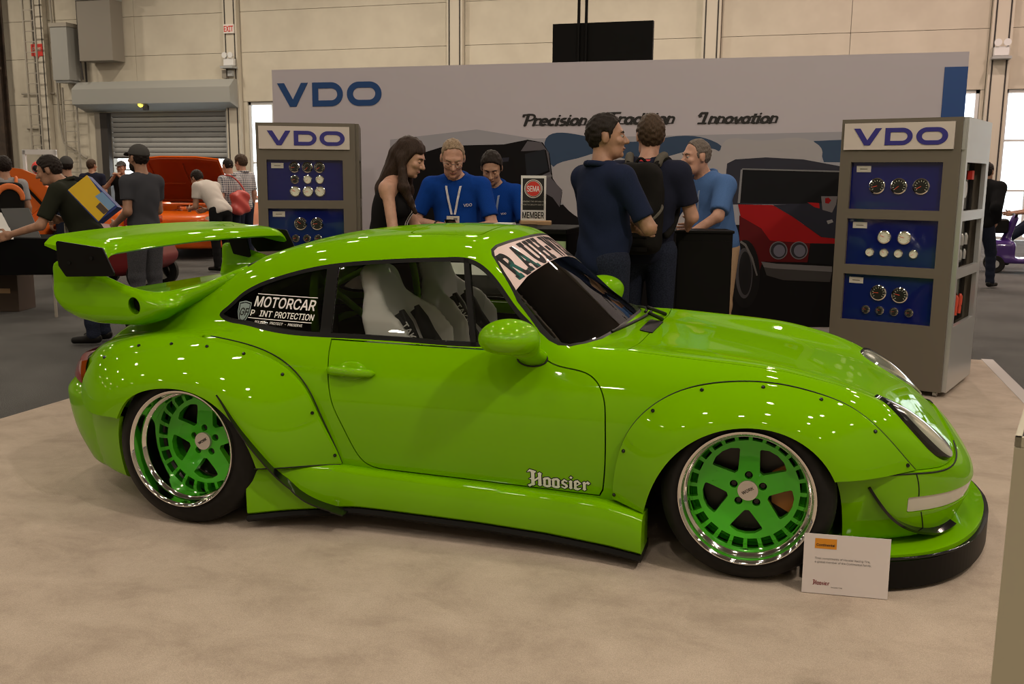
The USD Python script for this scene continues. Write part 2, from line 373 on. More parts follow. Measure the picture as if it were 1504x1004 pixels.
# windows
def window(n, x0, x1, z0, z1, nx, nz):
    w = thing('window_%d' % n, kind='structure')
    obj('frame', [bx((x0+x1)/2, Y1+.1, z0+.04, x1-x0, .1, .08), bx((x0+x1)/2, Y1+.1, z1-.04, x1-x0, .1, .08)]+[bx(x, Y1+.1, (z0+z1)/2, .08, .1, z1-z0) for x in (x0+.04, x1-.04)], 'frame_white', w, False)
    for i in range(1, nx): obj('mullion', bx(x0+(x1-x0)*i/nx, Y1+.1, (z0+z1)/2, .06, .08, z1-z0), 'frame_white', w, False)
    for j in range(1, nz): obj('transom', bx((x0+x1)/2, Y1+.1, z0+(z1-z0)*j/nz, x1-x0, .08, .05), 'frame_white', w, False)
    for i in range(nx):
        for j in range(nz):
            obj('pane', bx(x0+(x1-x0)*(i+.5)/nx, Y1+.1, z0+(z1-z0)*(j+.5)/nz, (x1-x0)/nx-.06, .01, (z1-z0)/nz-.05), 'window_pane', w, False)
window(1, -15.02, -12.6, 0, 3.58, 3, 2); window(2, 4.55, 5.16, .9, 3.6, 1, 2); window(3, 5.72, 11.6, 0, 3.6, 9, 3)
# outside: paved yard and a pale building across it
struct('ground', bx(-5, 62, -.15, 160, 79, .1), 'outside_ground')
struct('wall_outside', bx(0, 48, 3.0, 120, .4, 6.0), 'outside_wall')

# ------------------------------------------------------------------ things on the back wall
sc_ = thing('steel_column', 'dark rusty steel column standing far left before the hall wall', 'column', (-23.78, 21.55, -.012))
obj('flange', [bx(0, -.13, 4.4, .34, .03, 8.8), bx(0, .13, 4.4, .34, .03, 8.8)], 'rust_steel', sc_, False); obj('web', bx(0, 0, 4.4, .03, .26, 8.8), 'rust_steel', sc_, False)
obj('band', bx(0, -.16, 4.72, .5, .04, .09), 'rust_steel', sc_, False)
def ladder(name, x, y, z0, z1, w, label):
    t = thing(name, label, 'ladder', (x, y, z0))
    for s in (-1, 1): obj('rail', bx(s*w/2, 0, (z1-z0)/2, .05, .05, z1-z0), 'pipe_grey', t, False)
    for k in range(int((z1-z0)/.32)): obj('rung', bx(0, 0, .2+.32*k, w, .03, .03), 'pipe_grey', t, False)
    return t
ladder('wall_ladder', -21.25, 21.7, .3, 4.1, .5, 'grey wall ladder left of the roller door')
ladder('wall_ladder', -22.42, 21.5, 2.1, 8.4, .42, 'tall ladder of two pale rails on the column by the red arrow sign')
b = thing('duct_box', 'grey vertical duct box above the wall ladder', 'duct', (-21.25, 21.66, 4.3))
obj('body', bx(0, 0, .80, .62, .5, 1.6), 'hood_paint', b, False); obj('collar', bx(0, 0, 1.66, .68, .56, .12), 'pipe_grey', b, False); obj('skirt', bx(0, 0, -.02, .5, .4, .1), 'frame_grey', b, False)
b = thing('ventilation_box', 'large dark grey ventilation box high above the roller door', 'ventilation box', (-19.88, 21.66, 4.85))
obj('body', bx(0, 0, .9, 1.22, .55, 1.8), 'duct_grey', b, False); obj('rim', bx(0, -.03, 1.83, 1.26, .6, .08), 'hood_paint', b, False); obj('top_tray', bx(.05, -.1, 2.05, 1.5, .7, .12), 'hood_paint', b, False)
obj('drop_pipe', tube([(-.66, -.2, 2.0), (-.66, -.2, 0), (-.60, -.2, -.55)], .03, 8), 'groove_dark', b)
def pipe(pts, r, label, m='pipe_grey'):
    o = obj('pipe', tube(pts, r, 8), m); say(o, label, 'pipe'); return o
pipe([(-21.95, 21.9, 9), (-21.85, 21.9, 3.0), (-21.75, 21.9, 2.4), (-20.9, 21.9, 1.9)], .035, 'thin grey pipe bending right near the foot of the left wall')
pipe([(-23.3, 21.93, 3.95), (-22.0, 21.93, 3.95)], .025, 'thin level pipe across the wall left of the duct box')
pipe([(-23.2, 21.95, 2.85), (-22.66, 21.95, 2.85)], .03, 'short level pipe low on the wall left of the ladders')
pipe([(-20.75, 21.9, 9), (-20.72, 21.9, 4.25)], .03, 'black cable running down the wall to the shutter hood', 'groove_dark')
pipe([(-22.35, 21.4, 2.2), (-21.9, 21.3, 1.95), (-21.45, 21.2, 1.5), (-21.44, 21.2, -.01)], .045, 'slanting handrail pipe at the foot of the left wall')
# red arrow sign, EXIT sign with lamp unit
a = thing('arrow_sign', 'small red sign with a down arrow on the left wall', 'sign', (-22.46, 21.81, 5.05))
obj('board', facing(prism(Polygon([(-.22, .05), (-.22, .42), (.22, .42), (.22, .05), (.08, .05), (0, -.06), (-.08, .05)]), .02)), 'sign_red', a, False)
t = meshkit.text_mesh('FIRE', .11, .004, True); t.apply_translation((-t.bounds.mean(0)[0], .2, 0)); obj('lettering', facing(t, (0, -.021, 0)), 'wall_paint', a, False)
e = thing('exit_sign', 'white EXIT sign with red letters on the column over the roller door', 'sign', (-15.42, 21.78, 5.55))
obj('board', bx(0, 0, .14, .34, .06, .26), 'sign_white', e, False)
t = meshkit.text_mesh('EXIT', .16, .006, True); t.vertices = t.vertices*[.62, 1, 1]; t.apply_translation((-t.bounds.mean(0)[0], .06, 0)); obj('lettering', facing(t, (0, -.031, 0)), 'sign_red', e, False)
def emergency(x, z, label):
    b = thing('emergency_light', label, 'lamp', (x, 21.70, z))
    obj('case', bx(0, 0, .10, .34, .16, .22, bev=.02), 'frame_white', b, False)
    for s in (-1, 1): obj('lamp_head', place(lathe([(0, 0), (.07, 0), (.085, .09), (0, .09)], 16), (s*.1, -.03, .30), rx=np.pi/2), 'frame_white', b)
    obj('shelf', bx(0, -.05, -.05, .42, .28, .06), 'frame_grey', b, False)
    return b
emergency(-15.4, 4.62, 'twin headed emergency lamp under the EXIT sign')
emergency(5.5, 4.35, 'emergency lamp on the column at the far right')
j = thing('junction_box', 'small grey junction boxes on the column above the shutter hood', 'junction box', (-15.45, 21.7, 4.28))
obj('box', bx(-.12, 0, .1, .14, .12, .24), 'duct_grey', j, False); obj('cover', bx(.08, 0, .12, .16, .1, .16), 'frame_grey', j, False)
# lamps of the hall: ceiling discs above the light sources
# ------------------------------------------------------------------ lettering drawn as outlines
def arc(cx, cy, rx, ry, a0, a1, n=18):
    t = np.radians(np.linspace(a0, a1, n)); return list(zip(cx+rx*np.cos(t), cy+ry*np.sin(t)))
def stadium(w, h, t):
    r = h/2; l = LineString([(r, r), (w-r, r)]); return l.buffer(r, 24).difference(l.buffer(r-t, 24))
def vdo():
    t = .25
    V = Polygon([(0, 1), (.30, 1), (.665, .30), (1.03, 1), (1.32, 1), (.80, 0), (.53, 0)])
    o = LineString([(.0, .5), (.78, .5)]).buffer(.5, 24).union(sbox(0, 0, .78, 1)).intersection(sbox(0, -1, 3, 2)); i_ = LineString([(.0, .5), (.80, .5)]).buffer(.5-t, 24).intersection(sbox(t, -1, 3, 2)).union(sbox(t, t, .78, 1-t))
    D = o.difference(i_); O = stadium(1.42, 1, t)
    return unary_union([V, affinity.translate(D, 1.50, 0), affinity.translate(O, 2.95, 0)])        # 4.37 wide, 1 high
def script(txt):
    """Bold slanted connected lettering with a height of small letters of 1."""
    S = {
     'P': ([[(.25, 0), (.25, 1.65)], [(-.25, 1.30), (-.30, 1.60), (.25, 1.68)]+arc(.55, 1.22, .50, .46, 90, -90)+[(.25, .76)]], 1.15),
     'T': ([[(.5, 0), (.5, 1.6)], [(-.25, 1.30), (-.2, 1.62), (.5, 1.66), (1.25, 1.66)]], 1.25),
     'I': ([[(.45, 0), (.45, 1.62), (-.1, 1.62), (-.25, 1.25), (.0, 1.0)], [(-.05, 0), (.75, 0)]], 1.05),
     'r': ([[(.1, 0), (.1, 1)], [(.1, .65), (.35, .98), (.62, .98), (.66, .8)]], .72),
     'e': ([arc(.42, .5, .36, .48, 0, 320)+[], [(.08, .5), (.78, .5)]], .95),
     'c': ([arc(.45, .5, .38, .48, 50, 310)], .90),
     'i': ([[(.12, 0), (.12, 1)], [(.13, 1.42), (.14, 1.46)]], .42),
     's': ([arc(.38, .74, .28, .24, 50, 270)+arc(.36, .26, .30, .25, 90, -130)], .80),
     'o': ([arc(.42, .5, .36, .47, 0, 360)], .98),
     'n': ([[(.1, 0), (.1, 1)], [(.1, .6)]+arc(.40, .66, .28, .32, 160, 0)+[(.68, 0)]], .86),
     'a': ([arc(.42, .5, .35, .47, 0, 360), [(.78, 1), (.78, 0), (.9, 0)]], .98),
     'd': ([arc(.42, .5, .35, .47, 0, 360), [(.78, 1.6), (.78, 0), (.9, 0)]], .98),
     't': ([[(.25, 1.45), (.25, .1), (.45, 0), (.55, .05)], [(-.05, 1.0), (.6, 1.0)]], .66),
     'v': ([[(.05, 1), (.38, 0), (.75, 1)]], .86)}
    x, out = 0, []
    for c in txt:
        if c == ' ': x += .6; continue
        strokes, adv = S[c]
        for k, s in enumerate(strokes):
            wd = .17 if k == 0 else .12
            out.append(affinity.translate(LineString(s).buffer(wd, 6, cap_style=2 if len(s) > 2 else 1), x, 0))
        if c not in 'PTI': out.append(affinity.translate(LineString([(-.05, .04), (adv-.1, .04)]).buffer(.055, 4), x, 0))
        x += adv
    return affinity.skew(unary_union(out), xs=14, origin=(0, 0)), x
def slab(txt):
    """Heavy letters with slab serifs, 1 high."""
    st = .27; ser = lambda x, y: sbox(x-.10, y, x+st+.10, y+.15)
    L = {'R': (unary_union([sbox(.1, 0, .1+st, 1), ser(.1, 0), ser(.1, .85), LineString(arc(.5, .735, .22, .19, 90, -90)).buffer(.085), sbox(.2, .83, .52, 1), sbox(.2, .46, .55, .60), Polygon([(.42, .5), (.66, .5), (.98, .0), (.70, 0)]), sbox(.68, 0, 1.05, .14)]), 1.10),
         'A': (unary_union([Polygon([(.12, 0), (.30, 0), (.56, .85), (.50, 1), (.42, 1)]), Polygon([(.42, 1), (.66, 1), (.98, 0), (.70, 0)]), sbox(.28, .26, .8, .38), sbox(0, 0, .42, .13), sbox(.62, 0, 1.08, .13)]), 1.14),
         'U': (unary_union([LineString([(.24, 1), (.24, .35)]+arc(.52, .33, .28, .22, 180, 360)+[(.80, .35), (.80, 1)]).buffer(.11, cap_style=2), sbox(.1, .3, .1+st, 1), ser(.1, .85), sbox(.62, .86, 1.0, 1)]), 1.10),
         'H': (unary_union([sbox(.1, 0, .1+st, 1), sbox(.68, 0, .68+st, 1), ser(.1, 0), ser(.1, .85), ser(.68, 0), ser(.68, .85), sbox(.2, .43, .8, .58)]), 1.12),
         '-': (sbox(.06, .36, .42, .56), .48),
         'W': (unary_union([Polygon([(.08, 1), (.36, 1), (.52, .3), (.46, 0), (.34, 0)]), Polygon([(.36, .0), (.48, .0), (.78, 1), (.62, 1)]), Polygon([(.58, 1), (.84, 1), (.98, .3), (.92, 0), (.80, 0)]), Polygon([(.82, 0), (.94, 0), (1.26, 1), (1.10, 1)]), sbox(0, .87, .46, 1), sbox(1.0, .87, 1.38, 1)]), 1.42),
         'E': (unary_union([sbox(.1, 0, .1+st, 1), sbox(0, 0, .86, .15), sbox(0, .85, .84, 1), sbox(.2, .43, .62, .57), sbox(.72, 0, .86, .32), sbox(.70, .68, .84, 1)]), .96),
         'L': (unary_union([sbox(.1, 0, .1+st, 1), ser(.1, .85), sbox(0, 0, .82, .15), sbox(.68, 0, .82, .36)]), .92),
         'T': (unary_union([sbox(.34, 0, .34+st, 1), ser(.34, 0), sbox(.02, .85, .94, 1), sbox(.02, .66, .15, 1), sbox(.81, .66, .94, 1)]), 1.0)}
    x, out = 0, []
    for c in txt: g, adv = L[c]; out.append(affinity.translate(g, x, 0)); x += adv
    return out, x
def blackletter():
    """The word Hoosier in broken letters, small letters 1 high."""
    mi = lambda x, h=1.0, w=.26, b=0.0: Polygon([(x-.06, b+.16), (x+w/2, b), (x+w+.06, b+.16), (x+w, b+.22), (x+w, h-.22), (x+w+.06, h-.14), (x+w/2, h), (x-.06, h-.16), (x, h-.22), (x, b+.22)])
    H = unary_union([mi(.18, 1.62, .30), mi(.80, 1.50, .28), Polygon([(.40, .62), (.95, 1.12), (1.05, .98), (.45, .46)]), Polygon([(-.18, 1.42), (.05, 1.72), (.46, 1.62), (.62, 1.56), (.56, 1.40), (.4, 1.36), (.12, 1.50)]), Polygon([(-.15, .02), (.15, .22), (.36, .12), (.02, -.16)]), Polygon([(-.02, .70), (.2, .84), (.2, .66)])])
    o = unary_union([mi(.02, .98, .22), mi(.46, .98, .22), Polygon([(.10, .98), (.30, .78), (.62, .98), (.46, 1.06)]), Polygon([(.10, .02), (.36, .24), (.62, .02), (.36, -.04)])])
    s = unary_union([Polygon([(.05, .75), (.3, 1.02), (.62, .82), (.5, .74), (.32, .84), (.24, .66), (.6, .44), (.62, .22), (.34, -.02), (0, .18), (.12, .26), (.32, .16), (.42, .30), (.06, .52)])])
    i_ = unary_union([mi(.05, .98, .24), Polygon([(.06, 1.24), (.2, 1.12), (.34, 1.26), (.2, 1.40)])])
    e = unary_union([mi(.02, .98, .22), Polygon([(.10, .98), (.34, 1.05), (.66, .72), (.26, .42), (.24, .52), (.44, .70), (.30, .84)]), Polygon([(.10, .02), (.34, -.04), (.64, .22), (.56, .28), (.36, .20), (.2, .28)])])
    r = unary_union([mi(.05, .98, .24), Polygon([(.2, .76), (.46, 1.04), (.68, .84), (.52, .66), (.38, .78), (.26, .66)])])
    x, out = 0, []
    for g, adv in ((H, 1.22), (o, .78), (o, .78), (s, .70), (i_, .44), (e, .74), (r, .75)): out.append(affinity.translate(g, x, 0)); x += adv
    return unary_union(out), x
def text2(txt, h, depth=.002, bold=False, wide=1.0, center=True):
    t = meshkit.text_mesh(txt, h, depth, bold); t.vertices = t.vertices*[wide, 1, 1]
    b = t.bounds; t.apply_translation((-(b[0, 0]+b[1, 0])/2 if center else -b[0, 0], 0, 0)); return t
def scaled(poly, s, dx=0.0, dy=0.0, sx=1.0): return affinity.translate(affinity.scale(poly, s*sx, s, origin=(0, 0)), dx, dy)

# ------------------------------------------------------------------ booth materials
plain('booth_grey', (.53, .485, .53), .6, specular_ior_level=.2)
plain('logo_blue', (.008, .055, .20), .5)
plain('stripe_blue', (.008, .06, .24), .5)
plain('script_black', (.012, .010, .010), .6)
plain('cabinet_taupe', (.135, .115, .088), .5)
plain('cabinet_sign', (.62, .55, .50), .5)
plain('sign_letter', (.030, .025, .22), .45)
plain('panel_blue', (.004, .008, .115), .12, coat_weight=.6)
plain('label_card', (.55, .52, .46), .6)
plain('aluminium', (.55, .56, .56), .3, metallic=.6)
plain('gauge_black', (.012, .012, .012), .35)
plain('gauge_white', (.72, .72, .58), .4)
plain('needle_red', (.7, .08, .04), .4)
plain('mirror_dark', (.05, .05, .06), .05, metallic=.8)
plain('counter_black', (.004, .0037, .0033), .55, specular_ior_level=.12)
plain('counter_panel', (.35, .46, .25), .3)
plain('wood_tan', (.48, .30, .16), .5)
plain('paper_white', (.75, .73, .72), .6)
plain('ped_cream', (.40, .37, .27), .5)

plain('tape_grey', (.46, .42, .40), .7)
# booth carpet and its taped edges
o = obj('booth_carpet', bx(-.25, -2.42, -.007, 5.95, 13.3, .010), 'booth_carpet', None, False); say(o, 'pale beige booth carpet under the green car', 'carpet')
o = obj('carpet_tape', bx(2.775, -1.2, -.0085, .09, 11.0, .007), 'tape_grey', None, False); say(o, 'pale tape strip along the right edge of the booth carpet', 'tape')

# ------------------------------------------------------------------ booth back wall with its printed mural
WY = 4.25
wall = thing('booth_wall', 'wide grey booth back wall printed with a mural of hot rods', 'booth wall', (0, WY, 0))
obj('wall_panel', bx(-.645, .06, 1.217, 6.17, .118, 2.434), 'booth_grey', wall, False)
MUR = {}
def mur(name, col, px, lay, smooth=False, rough=.55):
    """One flat printed area; px are corners as the photograph shows them on the wall."""
    p = np.array([at(u, v, y=WY)[[0, 2]] for u, v in px])
    if smooth: p = spline(p, len(p)*8, closed=True)
    g = Polygon(p).buffer(0).intersection(sbox(-3.72, .01, 2.42, 2.43))
    MUR.setdefault((name, col), []).append((g, lay))
sky, navy, smoke, ink = (.20, .225, .29), (.045, .075, .135), (.40, .375, .39), (.006, .005, .006)
mur('print_sky', (.36, .35, .39), [(573, 208), (1395, 190), (1395, 330), (573, 330)], 1)
mur('print_sky', (.36, .35, .39), [(573, 205), (700, 190), (800, 206), (573, 216)], 1)
mur('print_ground', ink, [(573, 330), (600, 322), (830, 300), (900, 330), (1060, 330), (1395, 330), (1395, 480), (573, 480)], 2)
mur('print_cloud_dark', navy, [(800, 209), (880, 204), (960, 205), (1045, 206), (1060, 215), (1020, 232), (900, 236), (850, 232), (815, 246)], 2, True)
mur('print_cloud_dark', navy, [(1195, 207), (1240, 205), (1400, 205), (1400, 240), (1210, 238), (1205, 222)], 2)
mur('print_smoke', smoke, [(812, 246), (850, 232), (880, 224), (930, 236), (1060, 225), (1070, 300), (860, 325), (824, 296)], 3, True)
mur('print_smoke', smoke, [(1062, 210), (1110, 206), (1190, 206), (1208, 222), (1200, 242), (1120, 236), (1060, 240)], 3, True)
# dark hot rod on the left
mur('print_hot_rod', ink, [(604, 345), (604, 250), (616, 226), (655, 214), (740, 212), (775, 205), (797, 209), (807, 225), (812, 262), (826, 282), (822, 310), (800, 345)], 4)
mur('print_hot_rod_shine', (.11, .10, .115), [(765, 222), (775, 207), (795, 209), (806, 224), (810, 262), (826, 279), (822, 304), (812, 290), (772, 268), (808, 252), (802, 220), (770, 222)], 5)
mur('print_hot_rod_glass', (.018, .02, .026), [(771, 226), (800, 219), (806, 250), (774, 262)], 6)
mur('print_hot_rod_shine', (.16, .15, .155), [(766, 266), (810, 256), (811, 259), (768, 270)], 6)
mur('print_hot_rod_glass', (.03, .03, .045), [(735, 232), (748, 231), (747, 237), (736, 238)], 6)
# red muscle car
mur('print_muscle_roof', (.035, .035, .05), [(1062, 300), (1068, 240), (1080, 234), (1125, 231), (1180, 234), (1245, 246), (1245, 300)], 4)
mur('print_muscle_glass', (.008, .008, .010), [(1089, 249), (1130, 248), (1245, 253), (1245, 300), (1086, 298)], 5)
mur('print_chrome', (.24, .235, .25), [(1088, 249), (1091, 248.5), (1087, 298), (1083.5, 298)], 6)
mur('print_chrome', (.20, .195, .20), [(1090, 247), (1245, 251), (1245, 253), (1090, 249)], 6)
mur('print_muscle_red', (.34, .008, .010), [(1084, 300), (1135, 301), (1164, 318), (1206, 348), (1245, 352), (1245, 362), (1189, 357), (1131, 353), (1118, 335), (1088, 318)], 6)
mur('print_muscle_red_side', (.10, .006, .008), [(1086, 316), (1120, 336), (1131, 353), (1190, 357), (1186, 385), (1120, 384), (1114, 402), (1100, 372), (1086, 352)], 5)
mur('print_muscle_hood', (.025, .026, .04), [(1136, 301), (1200, 298), (1245, 300), (1245, 352), (1207, 348), (1164, 318)], 7)
mur('print_muscle_red', (.40, .010, .012), [(1186, 297), (1203, 298), (1204, 306), (1196, 304)], 8)
mur('print_chrome', (.19, .17, .18), [(1206, 288), (1230, 288), (1228, 300), (1222, 312), (1208, 308)], 8)
mur('print_muscle_red', (.30, .008, .010), [(1212, 291), (1217, 290), (1221, 294), (1217, 299), (1212, 298)], 9)
mur('print_chrome', (.30, .29, .30), [(1214, 324), (1222, 322), (1224, 326), (1216, 329)], 9)
mur('print_muscle_glass', (.008, .008, .010), [(1190, 357), (1245, 358), (1245, 392), (1188, 386)], 8)
mur('print_chrome', (.16, .15, .155), [(1118, 384), (1140, 387), (1222, 391), (1222, 399), (1136, 394), (1122, 392)], 8)
mur('print_bumper', (.055, .05, .05), [(1122, 392), (1136, 394), (1222, 399), (1219, 414), (1150, 411), (1126, 404)], 7)
for cx in (1143.5, 1173.5):
    mur('print_chrome', (.17, .155, .17), arc(cx, 367.5, 13.2, 13.2, 0, 360, 24)[:-1], 8)
    mur('print_muscle_glass', (.03, .028, .035), arc(cx, 367.5, 11.6, 11.8, 0, 360, 24)[:-1], 9)
    mur('print_headlamp', (.16, .15, .20), arc(cx+1, 368, 8.5, 9, 0, 360, 24)[:-1], 10)
mur('print_tyre', (.010, .009, .010), arc(1094, 402, 22, 50, 0, 360, 36)[:-1], 7)
mur('print_tyre_rim', (.07, .065, .075), arc(1093, 401, 12.5, 37, 0, 360, 36)[:-1], 8)
mur('print_tyre', (.015, .014, .016), arc(1094.5, 401, 9.5, 32, 0, 360, 36)[:-1], 9)
mur('print_chrome', (.15, .14, .14), [(1088, 353), (1096, 358), (1106, 378), (1113, 404), (1111, 405), (1103, 379), (1094, 361), (1087, 356)], 10)
for n_, ((name, col), gs) in enumerate(MUR.items()):
    mn = 'mural_%d' % n_; plain(mn, col, .6, specular_ior_level=.15)
    for lay in sorted({l for _, l in gs}):
        g = unary_union([q for q, l in gs if l == lay])
        if g.area > 1e-6: obj(name, facing(prism(g, .0008*lay), (0, -.0005, 0)), mn, wall, False)
V = vdo()
obj('lettering', facing(prism(scaled(V, .222, -3.675, 2.085, 1.13), .004)), 'logo_blue', wall, False, label='large blue block letters on the wall')
for w, u0, u1, v in (('Precision', 765, 862, 184), ('Tradition', 886, 991, 182), ('Innovation', 1023, 1143, 181)):
    g, L_ = script(w); a, b = at(u0, v, y=WY), at(u1, v, y=WY); s = (b[0]-a[0])/L_
    obj('script_lettering', facing(prism(scaled(g, s*.66, a[0]+.02, a[2], 1.45), .006)), 'script_black', wall, False, label='black slanted script word')
obj('blue_stripe', bx(2.355, -.002, 1.40, .17, .008, 1.84), 'stripe_blue', wall, False)
for x in (-3.0, -1.5, 0, 1.5): obj('brace', bx(x, .42, .5, .05, .6, .05), 'aluminium', wall, False)

# black screen hung behind the wall
sn = thing('hanging_screen', 'black screen hung on two rods above the booth wall', 'screen', (-.85, 6.0, 2.55))
obj('panel', bx(0, 0, .24, 1.06, .07, .47), 'counter_black', sn, False)
for x in (-.245, -.165): obj('rod', tube([(x, -.06, -.02), (x, -.06, 6.4)], .016, 8), 'counter_black', sn)

# ------------------------------------------------------------------ display towers
def tower(loc, rz, label, layout, side):
    t = thing('display_tower', label, 'display tower', loc, rz)
    W_, D_, H_ = .765, .80, 1.84
    wins = [(1.24, 1.555), (.86, 1.175), (.475, .795)]
    face = sbox(0, .035, W_, H_)
    for z0, z1 in wins: face = face.difference(sbox(.075, z0, W_-.10, z1))
    obj('front_frame', facing(prism(face, .03), (0, .03, 0)), 'cabinet_taupe', t, False)
    sidef = sbox(0, .035, D_, H_)
    for z0, z1 in wins: sidef = sidef.difference(sbox(.05, z0, D_-.09, z1))
    q = facing(prism(sidef, .03), (0, 0, 0)); 
    obj('side_frame', place(q, (W_, .03, 0), np.pi/2), 'aluminium' if side else 'cabinet_taupe', t, False)
    obj('side_frame', place(q, (.03, .03, 0), np.pi/2), 'cabinet_taupe', t, False)
    obj('rear_board', bx(W_/2, D_, H_/2+.02, W_, .02, H_-.04), 'cabinet_taupe', t, False)
    obj('top_board', bx(W_/2, D_/2+.01, H_-.01, W_-.01, D_-.02, .02), 'cabinet_taupe', t, False)
    obj('base_board', bx(W_/2, D_/2, .05, W_-.01, D_-.01, .03), 'cabinet_taupe', t, False)
    hs = obj('header_sign', bx(W_/2-.01, -.008, 1.725, W_-.065, .016, .175), 'cabinet_sign', t, False)
    obj('lettering', facing(prism(scaled(V, .112, .088, 1.666, 1.22), .004), (0, -.0162, 0)), 'sign_letter', hs, False, label='dark blue block letters')
    if side:
        hs = obj('side_header', bx(W_+.01, D_/2, 1.725, .02, D_-.03, .18), 'aluminium', t, False)
    for (z0, z1), row in zip(wins, layout):
        pn = obj('display_panel', bx(W_/2-.0125, .045, (z0+z1)/2, W_-.16, .02, z1-z0+.02), 'panel_blue', t, False)
        obj('label_card', bx(.155, .033, z1-.045, .095, .004, .042), 'label_card', pn, False)
        obj('label_text', bx(.155, .0305, z1-.045, .05, .002, .005), 'cabinet_taupe', pn, False)
        for x, z, r, k in row:
            x_, z_ = .075+x*(W_-.175), z0+z*(z1-z0)
            g = obj('gauge', facing(place(lathe([(0, 0), (r, 0), (r, .014), (r*.86, .018), (r*.82, .010), (0, .010)], 28), (0, 0, 0)), (x_, .036, z_)), 'chrome', t, 40)
            obj('dial', facing(trimesh.creation.cylinder(r*.82, .003, sections=28), (x_, .0245, z_)), 'gauge_black' if k == 'b' else 'gauge_white', g, 30)
            tick = [facing(place(bx(r*.66, 0, 0, r*.18, r*.05, .001), (0, 0, 0), np.radians(a)), (x_, .0225, z_)) for a in range(-40, 221, 26)]
            obj('scale_marks', tick, 'gauge_white' if k == 'b' else 'gauge_black', g, False)
            obj('needle', facing(place(bx(r*.3, 0, 0, r*.62, r*.07, .0015), (0, 0, 0), np.radians(RNG.uniform(140, 230))), (x_, .0215, z_)), 'needle_red', g, False)
    if side:
        for i, (z0, z1) in enumerate(wins):
            obj('side_panel', bx(W_-.05, D_/2-.02, (z0+z1)/2, .02, D_-.12, z1-z0+.02), 'mirror_dark', t, False)
            if i == 0:
                obj('clip_mirror', place(lathe([(0, 0), (.055, 0), (.055, .02), (0, .02)], 24), (W_-.03, .32, (z0+z1)/2-.02), ry=np.pi/2), 'aluminium', t)
                obj('sample_box', bx(W_-.02, .50, z1-.08, .03, .07, .06), 'sign_red', t, False)
            for k in range(4):
                if i: obj('bulb_sample', place(lathe([(0, 0), (.016, 0), (.018, .06), (.008, .08), (0, .08)], 12), (W_-.025, .13+.13*k, z0+.14+(.0 if i == 1 else -.04))), 'needle_red' if i == 2 else 'aluminium', t)
                if i: obj('bulb_sample', place(lathe([(0, 0), (.012, 0), (.014, .05), (.006, .07), (0, .07)], 12), (W_-.025, .13+.13*k, z0+.04)), 'needle_red' if i == 2 else 'aluminium', t)
    for x, y in ((.04, .04), (W_-.04, .04), (.04, D_-.04), (W_-.04, D_-.04)):
        obj('caster', place(lathe([(0, -.012), (.024, -.012), (.024, .012), (0, .012)], 16), (x, y, .024), ry=np.pi/2), 'aluminium', t)
    return t
B, S_ = .054, .031
R3 = [[(.30, .50, B, 'b'), (.54, .50, B, 'b'), (.78, .50, B, 'b')],
      [(.42, .62, .045, 'w'), (.64, .62, .045, 'w')]+[(x, .28, .030, 'w') for x in (.27, .43, .59, .755)],
      [(.40, .62, B, 'b'), (.64, .60, B, 'b')]+[(x, .24, .029, 'b') for x in (.27, .43, .59, .755)]]
L3 = [[(.36, .82, .042, 'b'), (.53, .82, .042, 'b'), (.69, .82, .042, 'b'), (.36, .52, .034, 'b'), (.53, .52, .034, 'w'), (.69, .52, .034, 'w'), (.36, .22, .042, 'w'), (.53, .22, .042, 'w'), (.69, .22, .042, 'w')],
      [(.42, .62, .050, 'b'), (.64, .62, .050, 'b')]+[(x, .25, .030, 'b') for x in (.35, .5, .65)],
      [(.42, .62, .050, 'b'), (.64, .62, .050, 'b')]]
fr = np.array([2.213, 2.592]); th = -18.7
c_, s_ = math.cos(math.radians(th)), math.sin(math.radians(th))
tower((fr[0]-.765*c_, fr[1]-.765*s_, 0), th, 'tall gauge display tower on the right side of the booth carpet', R3, True)
tower((-2.857, 2.493, 0), 24.5, 'tall gauge display tower behind the rear wing, at the left end of the booth wall', L3, False)

# ------------------------------------------------------------------ counter and what stands on it
CX, CY = -.50, 1.66
ct = thing('counter', 'long black booth counter with a pale front shelf behind the car', 'counter', (CX, CY, 0))
obj('top', bx(0, 0, 1.115, .84, .60, .03, bev=.004), 'counter_black', ct, 30); obj('front_board', bx(0, -.24, .55, .82, .03, 1.10), 'counter_black', ct, False)
obj('shelf_strip', bx(0, -.265, 1.02, .82, .02, .075), 'counter_panel', ct, False); obj('lower_strip', bx(0, -.265, .87, .82, .02, .07), 'paper_white', ct, False)
for s in (-1, 1): obj('side_board', bx(s*.40, 0, .55, .02, .50, 1.10), 'counter_black', ct, False)
q0, q1 = at(986, 334, D=6.55), at(1069, 333, D=6.55)
bc = thing('cabinet', 'black square cabinet that the man in the light blue shirt leans on', 'cabinet', ((q0[0]+q1[0])/2, (q0[1]+q1[1])/2+.10, 0), math.degrees(math.atan2(q1[1]-q0[1], q1[0]-q0[0])))
wc = np.linalg.norm((q1-q0)[:2])
obj('body', bx(0, 0, .535, wc, .26, 1.07), 'counter_black', bc, False); obj('top', bx(0, 0, 1.08, wc+.02, .28, .02, bev=.004), 'counter_black', bc, 30)
obj('door', bx(0, -.133, .53, wc-.03, .006, .98), 'counter_black', bc, False)
sg_ = at(783, 329.5, z=1.13)
ss = thing('member_sign', 'small white and black MEMBER sign standing on the counter', 'sign', (sg_[0], sg_[1], 1.157), 8)
obj('card', bx(0, 0, .145, .165, .012, .29), 'paper_white', ss, False); obj('black_field', bx(0, -.0065, .170, .14, .002, .205), 'script_black', ss, False)
ringc = unary_union([Point(0, 0).buffer(.060).difference(Point(0, 0).buffer(.054))]); disc_ = Point(0, 0).buffer(.050)
